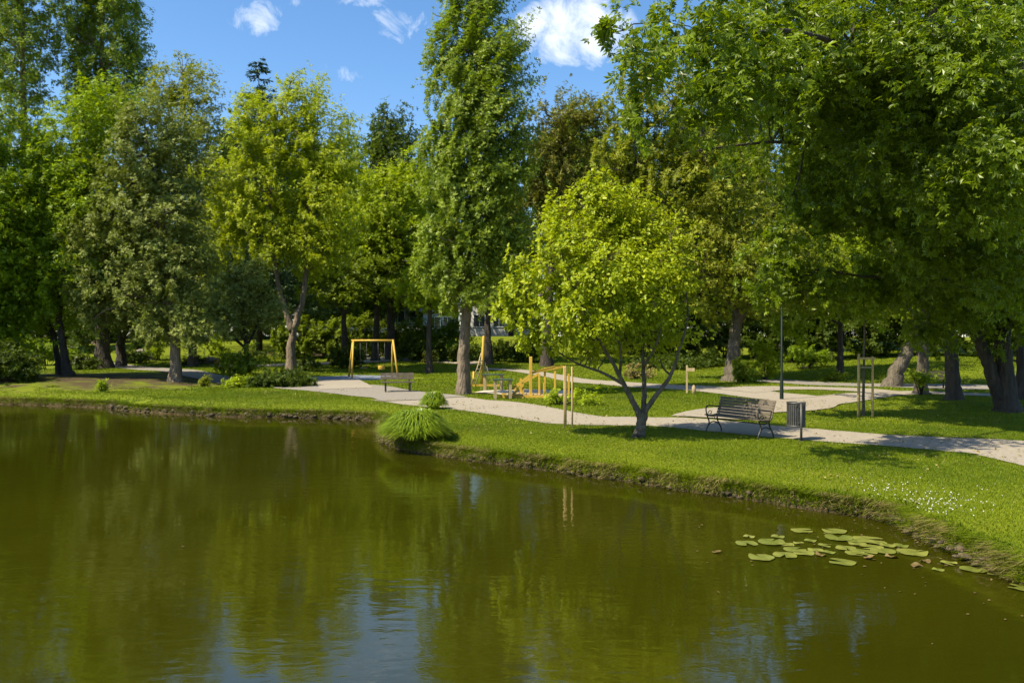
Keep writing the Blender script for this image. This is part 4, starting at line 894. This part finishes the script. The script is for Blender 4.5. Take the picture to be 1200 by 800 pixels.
# mid bench by the asphalt path
def plain_bench(px, py, rz, label, w=1.55, name='park_bench'):
    x, y = P(px, py); root = empty(name, (x, y, gz(x, y)), rz, label, 'bench')
    for k in range(3): mb = MB(); mb.box((0, -.20+.15*k, .45), (w, .125, .035)); mb.build('seat_slat', M['wood_old'], root)
    for k in range(2):
        a = radians(-14); R = np.array([[1,0,0],[0,cos(a),-sin(a)],[0,sin(a),cos(a)]]); mb = MB(); mb.box((0, .24+.035*k, .62+.15*k), (w, .035, .13), R); mb.build('back_slat', M['wood_old'], root)
    for sx in (-.36, .36):
        mb = MB(); X0 = sx*w; mb.bar((X0, -.22, -.05), (X0, -.20, .43), .05, .06, (1,0,0)); mb.bar((X0, .18, -.05), (X0, .17, .43), .05, .06, (1,0,0)); mb.bar((X0, -.25, .41), (X0, .22, .41), .05, .05); mb.bar((X0, .19, .40), (X0, .31, .82), .05, .05, (1,0,0)); mb.build('support', M['iron'], root)
    return root
plain_bench(466, 459.5, radians(12), 'dark wooden bench on the path edge in front of the swing set', 1.45)
plain_bench(1093, 454, radians(170), 'brown plank bench behind the dark trunks on the far path', 1.5)

# ------------------------------------------------------------------ litter bin
x, y = P(939, 517.5); root = empty('litter_bin', (x, y, gz(x, y)+.01), radians(12), 'round slatted steel litter bin on a post beside the near bench', 'litter bin')
mb = MB(); mb.tube([(0,0,-.1),(0,0,.86)], .028, 12); mb.lathe([(.0,.012),(.07,.012),(.07,0),(.0,0)]); mb.build('post', M['steel'], root, True)
CX = .02; CYb = .245
for k in range(26):
    a = k*2*pi/26; mb = MB(); R = np.array([[cos(a),-sin(a),0],[sin(a),cos(a),0],[0,0,1]]); mb.box((CX+cos(a)*.205, CYb+sin(a)*.205, .60), (.006, .034, .56), R); mb.build('slat', M['steel'], root)
for zz in (.335, .865):
    mb = MB(); mb.lathe([(.196,zz-.018),(.214,zz-.018),(.214,zz+.018),(.196,zz+.018),(.196,zz-.018)], (CX, CYb, 0), 32); mb.build('rim', M['steel'], root, True)
mb = MB(); mb.lathe([(0,.335),(.185,.335),(.19,.80),(.180,.80),(.175,.35),(0,.35)], (CX, CYb, 0), 28); mb.build('liner', M['iron'], root, True)
mb = MB(); mb.box((CX, .07, .845), (.24, .07, .05)); mb.build('ashtray', M['steel'], root)
mb = MB(); mb.box((0, .035, .78), (.08, .03, .03)); mb.box((0, .035, .42), (.08, .03, .03)); mb.build('bracket', M['steel'], root)

# ------------------------------------------------------------------ lamp post
x, y = P(916, 467.5); root = empty('street_lamp', (x, y, gz(x, y)), 0, 'slim dark green lamp post at the path junction, its head among the leaves', 'street lamp')
mb = MB(); mb.tube([(0,0,-.1),(0,0,.05),(0,0,.9),(0,0,.96),(0,0,4.1)], [.075,.075,.062,.042,.034], 14); mb.build('pole', M['green_met'], root, True)
mb = MB(); mb.lathe([(.05,4.08),(.09,4.12),(.09,4.16),(.05,4.2)], sides=20); mb.build('collar', M['green_met'], root, True)
def lampglass():
    m, Nn, Lk = newmat('opal_glass'); pb = Nn.new('ShaderNodeBsdfPrincipled'); pb.inputs['Base Color'].default_value = (.7,.7,.66,1); pb.inputs['Roughness'].default_value = .3; pb.inputs['Transmission Weight'].default_value = .3
    o = Nn.new('ShaderNodeOutputMaterial'); Lk.new(pb.outputs[0], o.inputs[0]); return m
mb = MB(); mb.lathe([(.06,4.2),(.15,4.3),(.17,4.42),(.15,4.5)], sides=20); mb.build('globe', lampglass(), root, True)
mb = MB(); mb.lathe([(.26,4.5),(.24,4.53),(.08,4.62),(0,4.64)], sides=24); mb.lathe([(.26,4.5),(0,4.51)], sides=24); mb.build('cap', M['green_met'], root, True)

# ------------------------------------------------------------------ tree stakes and saplings
def stakes(px, py, h, w, label, mat, cross=True, third=True, name='tree_support', sr=1.0):
    x, y = P(px, py); root = empty(name, (x, y, gz(x, y)), radians(8), label, 'tree support'); rg = np.random.default_rng(int(px))
    pts = [(-w/2, -.08), (w/2, -.12), (0.10*w, .32)] if third else [(-w/2, 0), (w/2, 0)]
    for i, (a, b) in enumerate(pts):
        mb = MB(); hh = h*(1+.02*rg.normal()); mb.tube([(a, b, -.2), (a+.004, b, hh*.5), (a, b, hh*.985), (a, b, hh)], [.036*sr,.035*sr,.034*sr,.026*sr], 10); mb.build('stake', M[mat], root, True)
    if cross:
        mb = MB(); mb.bar((-w/2-.06, -.13, h-.07), (w/2+.06, -.17, h-.07), .03, .075); mb.build('crossbar', M[mat], root)
        mb = MB(); mb.bar((-w/2-.02, -.10, h-.07), (.10*w, .36, h-.07), .03, .06); mb.build('crossbar', M[mat], root)
        mb = MB(); mb.bar((w/2+.02, -.10, h-.07), (.10*w, .36, h-.075), .03, .055); mb.build('crossbar', M[mat], root)
        mb = MB(); mb.bar((-w/2, -.13, h-.34), (w/2-.05, -.145, h-.34), .02, .04); mb.build('tie', M['rope'], root)
    return root
stakes(1012, 487, 1.86, .44, 'three pale stakes joined by crossbars round the sapling on the right lawn', 'wood_post')
ptree('sapling_tree', 'thin young tree held by the three pale stakes', 'tree', 1012, 24.6,
      [(1010,345,30,24),(1000,320,26,26),(1022,365,20,14),(1025,325,26,24),(996,362,18,10)], [([(1012,484),(1012,440),(1013,390),(1012,350),(1010,310)], .048, .018)], 'lf_bright', 'bark_brown', 41, leaf=.14, lai=2.2, clump=.3, per=22, tmpl=TWIN, nlimb=22, start=.6, limb_r=.16, flare=1.1, tw=.006)
stakes(665, 501, 1.62, .20, 'three thin bare stakes standing on the near lawn left of the tree', 'wood_post', cross=False, sr=.72)

# ------------------------------------------------------------------ swing set
x, y = P(437, 442); s_ = y/FPX; root = empty('swing_set', (x, y, gz(x, y)), radians(-6), 'yellow wooden swing frame with two swings beyond the asphalt path', 'swing set')
hw = 24*s_; H = 2.25
def leg(a, b): mb = MB(); mb.tube([a, b], [.060, .055], 10); mb.build('leg', M['wood_play'], root, True)
leg((-hw-.50, .75, -.1), (-hw, 0, H)); leg((-hw+.13, -.65, -.1), (-hw+.03, 0, H+.03))
leg((hw-.25, .75, -.1), (hw-.03, 0, H)); leg((hw+.50, -.65, -.1), (hw, 0, H+.03))
mb = MB(); mb.tube([(-hw-.08,0,H-.02),(hw+.08,0,H-.02)], .062, 12); mb.build('beam', M['wood_play'], root, True)
for sx, kind in ((-.58, 'seat'), (.52, 'basket')):
    for e in (-.2, .2):
        mb = MB(); mb.tube([(sx+e, 0, H-.08), (sx+e*.95, .02, .62)], .012, 6); mb.build('chain', M['steel'], root, True)
    mb = MB()
    if kind == 'seat': mb.box((sx, .02, .60), (.46, .2, .035))
    else: mb.lathe([(.10,.50),(.19,.52),(.21,.62),(.20,.74),(.18,.74),(.185,.62),(.165,.54),(.02,.53)], (sx, .02, 0), 16)
    mb.build('swing_seat', M['wood_play' if kind == 'basket' else 'iron'], root)

# spring rider behind the swings (pale small figure)
x, y = P(429, 430); root = empty('spring_rider', (x, y, gz(x, y)), 0, 'small pale spring rider standing behind the swings', 'play equipment')
mb = MB(); mb.tube([(0.1*cos(t), .1*sin(t), t*.022) for t in np.linspace(0, 18, 60)], .014, 5); mb.build('spring', M['iron'], root, True)
mb = MB(); mb.box((0, 0, .43), (.7, .18, .06)); mb.bar((.28, 0, .42), (.33, 0, .95), .16, .07); mb.bar((.33, -.22, .82), (.33, .22, .82), .03, .03); mb.box((-.12, 0, .52), (.28, .2, .12)); mb.build('rider_body', M['white_pl'], root)

# ------------------------------------------------------------------ wooden play bridge, climbing net, tables
x, y = P(622, 467); root = empty('play_bridge', (x, y, gz(x, y)), radians(-3), 'low wooden balance bridge with yellow handrails on the playground', 'play equipment')
def post(a, b, h, w=.085): mb = MB(); mb.box((a, b, h/2-.1), (w, w, h+.2)); o = mb.build('post', M['wood_play'], root); bv = o.modifiers.new('b', 'BEVEL'); bv.width = .012; bv.segments = 2
post(0, 0, 1.62, .12); post(.32, .9, .9); post(.54, 1.0, 1.15); post(-.42, .9, .72); post(-.30, 0.02, .62, .08); post(.52, .0, .60, .08); post(-.62, .4, .5, .08); post(.95, 1.0, 1.1); post(1.5, .9, .9)
for a, b in (((-.75,-.02,.35),(0,0,.92)), ((-.62,.9,.40),(.32,.9,.92)), ((.05,0,.99),(.95,.35,1.22)), ((.32,.9,1.02),(1.3,1.0,1.20)), ((-.75,-.02,.10),(-.3,-.02,.50))):
    mb = MB(); mb.bar(a, b, .05, .09); mb.build('handrail', M['wood_play'], root)
mb = MB()
for k in range(16): mb.box((-.95+k*.14, .45, .10+.04*sin(k*.4)), (.115, 1.0, .045))
mb.build('deck', M['wood_pole2'], root)
mb = MB(); mb.bar((-1.2,-.10,.05),(.75,-.10,.05),.12,.14); mb.bar((-1.2,1.0,.05),(.9,1.0,.05),.12,.14); mb.build('beam', M['wood_play'], root)
x, y = P(562, 452); root = empty('climbing_frame', (x, y, gz(x, y)), 0, 'tall yellow post with sloping rope ladder right of the poplar trunk', 'play equipment')
mb = MB(); mb.tube([(.12,0,-.1),(.14,0,1.2),(.20,.03,2.45),(.20,.03,2.5)], [.085,.08,.07,.03], 10); mb.build('post', M['wood_play'], root, True)
mb = MB(); mb.tube([(-.30,-.2,-.1),(-.28,-.2,.75)], .05, 10); mb.build('post', M['wood_play'], root, True)
for e in (0, .22):
    mb = MB(); mb.tube([(-.42+e,-.3,.05),(-.1+e*.8,-.1,.95),(.08+e*.4,0,1.65)], .028, 6); mb.build('ladder_rail', M['wood_pole2'], root, True)
mb = MB()
for k in range(6): f = k/5.5; mb.tube([(-.38+.40*f,-.27+.2*f,.2+1.2*f), (-.18+.38*f,-.27+.2*f,.2+1.2*f)], .014, 5)
for k in range(4): mb.tube([(.08+.09*k, 0, 1.6-.2*k), (.2+.12*k, .1, .2)], .011, 5)
for k in range(5): mb.tube([(.12, 0.02, .35+.22*k), (.50-.04*k, .08, .30+.2*k)], .011, 5)
mb.build('rope_net', M['rope'], root, True)
mb = MB(); mb.bar((-.35,-.25,.06),(1.0,-.25,.06),.1,.12); mb.build('edge_beam', M['wood_play'], root)
def picnic(px, py, label, w, rz, mat):
    x, y = P(px, py); root = empty('picnic_table', (x, y, gz(x, y)), rz, label, 'table')
    for k in range(4): mb = MB(); mb.box((0, -.27+.18*k, .74), (w, .16, .045)); mb.build('table_board', M[mat], root)
    for sx in (-.38, .38):
        mb = MB(); mb.bar((sx*w, -.25, -.1), (sx*w, -.25, .71), .10, .10, (1,0,0)); mb.build('leg', M['wood_pole2'], root)
        mb = MB(); mb.bar((sx*w, .25, -.1), (sx*w, .25, .71), .09, .09, (1,0,0)); mb.build('leg', M['wood_pole2'], root)
    return root
picnic(589, 468, 'green-topped timber table at the playground edge nearest the path', .75, radians(4), 'green_wood')
picnic(578, 457, 'longer dark table behind the green-topped one', 1.0, radians(-4), 'green_wood')

# small signpost on the far path
x, y = P(805, 461); root = empty('signpost', (x, y, gz(x, y)), radians(-20), 'thin wooden signpost with a small board at the edge of the far path', 'sign')
mb = MB(); mb.box((0,0,.55), (.075,.075,1.3)); mb.build('post', M['wood_pole2'], root)
mb = MB(); mb.box((.16,-.045,1.02), (.34,.02,.14)); mb.build('board', M['wood_pole2'], root)
x, y = P(813, 461); root = empty('bollard', (x, y, gz(x, y)), 0, 'short pointed wooden bollard beside the thin signpost', 'bollard')
mb = MB(); mb.lathe([(.0,-.1),(.09,-.1),(.085,.26),(.03,.36),(0,.37)], sides=12); mb.build('body', M['wood_pole2'], root, True)

# rocks in the flower garden at the left
for i, (px, py, r, lab) in enumerate(((247,427,.42,'pale rock beside the straw-coloured plants'), (238,428,.28,'small grey rock left of the pale one'), (168,424,.5,'pale boulder left of the linden trunk'), (178,426,.36,'bluish boulder nearest the linden trunk'), (157,425,.3,'low grey boulder by the forked dark trunk'))):
    x, y = P(px, py+6); rg = np.random.default_rng(i+40); b = bmesh.new(); bmesh.ops.create_icosphere(b, subdivisions=3, radius=1)
    for q in b.verts:
        n_ = Vector(q.co); q.co *= 1+.16*sin(n_.x*3+i)*sin(n_.y*4+2*i)+.10*sin(n_.z*7+i)+.03*rg.normal()
        q.co.x *= r*1.5; q.co.y *= r; q.co.z *= r*.75
    me = bpy.data.meshes.new('boulder'); b.to_mesh(me); b.free(); o = link('boulder', me, M['stone']); o.location = (x, y, gz(x, y)+r*.25); tag(o, lab, 'rock', 'rocks in the flower garden')

# ------------------------------------------------------------------ houses behind the hedge
def house(name, label, px0, px1, Y, h, depth, mat, wins, rz=0.0, roofh=2.2, z0=None, cat='house'):
    x0, x1 = PX(px0, Y), PX(px1, Y); cx = (x0+x1)/2; w = x1-x0; zb = gz(cx, Y)-.3 if z0 is None else z0
    root = empty(name, (cx, Y, zb), rz, label, cat)
    mb = MB(); mb.box((0, depth/2, h/2), (w, depth, h)); mb.build('wall', M[mat], root)
    mb = MB(); e = .5
    V = [(-w/2-e,-e,h+.01),(w/2+e,-e,h+.01),(w/2+e,depth+e,h+.01),(-w/2-e,depth+e,h+.01),(-w/2-e,depth/2,h+roofh),(w/2+e,depth/2,h+roofh)]
    mb.add(V, [(0,1,5,4),(2,3,4,5),(0,3,2,1),(0,4,3),(1,2,5)]); rf = mb.build('roof', M['roof'], root)
    mb = MB(); mb.box((w*.2, depth*.4, h+roofh*.9), (.6,.6,1.4)); mb.build('chimney', M['stone'], rf)
    for (a, b, ww, wh, kind) in wins:           # centre x (0..1), sill height, width, height
        X0 = -w/2+a*w; fr = MB(); t = .09
        for q, s in (((X0,-.03,b-t/2),(ww+2*t,.10,t)), ((X0,-.03,b+wh+t/2),(ww+2*t,.10,t)), ((X0-ww/2-t/2,-.03,b+wh/2),(t,.10,wh)), ((X0+ww/2+t/2,-.03,b+wh/2),(t,.10,wh)), ((X0,-.025,b+wh/2),(t*.7,.08,wh))): fr.box(q, s)
        f = fr.build('window', M['frame_w'], root)
        mb = MB(); mb.box((X0,-.006,b+wh/2), (ww-.005,.008,wh-.005)); mb.build('pane', M['glass' if kind == 'g' else 'curtain'], f)
    return root
h1 = house('row_house', 'long low beige house seen between the dark trunks above the hedge', 352, 520, 92, 5.6, 9, 'wall',
      [(.10,1.6,1.6,1.5,'g'),(.24,1.6,1.7,1.6,'c'),(.40,1.6,1.9,1.6,'c'),(.545,1.5,1.6,1.8,'g'),(.68,1.6,1.5,1.6,'g'),(.82,1.6,1.8,1.6,'g'),(.94,1.6,1.4,1.5,'g'),(.3,4.0,1.2,1.1,'g'),(.55,4.0,1.2,1.1,'g'),(.8,4.0,1.2,1.1,'g')])
mb = MB()
for k in range(26): mb.box((-8+k*.64, -1.4, 1.35), (.05,.05,.9))
mb.box((0,-1.4,1.82),(16.4,.09,.09)); mb.box((0,-1.4,1.0),(16.4,.09,.45)); mb.build('balcony_rail', M['frame_w'], h1)
house('garden_shed', 'blue-grey garden building right of the beige house', 496, 534, 88, 3.0, 5, 'wall_b', [(.35,1.2,1.2,1.2,'g'),(.75,1.2,.9,1.2,'g')], roofh=1.2, cat='shed')
house('villa', 'white house glimpsed just right of the tall poplar trunk', 548, 640, 104, 5.6, 9, 'wall_w', [(.15,1.6,1.4,1.5,'g'),(.4,1.6,1.4,1.5,'g'),(.65,1.6,1.4,1.5,'g'),(.9,1.6,1.2,1.5,'g')])
house('villa', 'white house glimpsed through the leaves at the right edge', 1130, 1240, 84, 7.0, 9, 'wall_w', [(.15,4.0,1.3,1.4,'g'),(.38,4.0,1.3,1.4,'g'),(.62,4.0,1.3,1.4,'g')], roofh=2.0)
house('villa', 'small white house glimpsed between the dark trunks at the left', 150, 215, 98, 5.0, 8, 'wall_w', [(.3,2.2,1.3,1.4,'g'),(.62,2.2,1.3,1.4,'g')], roofh=1.8)
x = PX(412, 84); root = empty('garden_fence', (x, 84, gz(x, 84)), 0, 'pale low garden fence in front of the beige house', 'fence')
for k in range(9): mb = MB(); mb.box((-8+k*2, 0, .6), (.1,.1,1.4)); mb.build('post', M['frame_w'], root)
mb = MB(); mb.box((0,-.07,.85),(16.2,.04,.5)); mb.build('fence_panel', M['wall_w'], root)
print('objects', len(bpy.data.objects), 'polys', sum(len(m.polygons) for m in bpy.data.meshes))
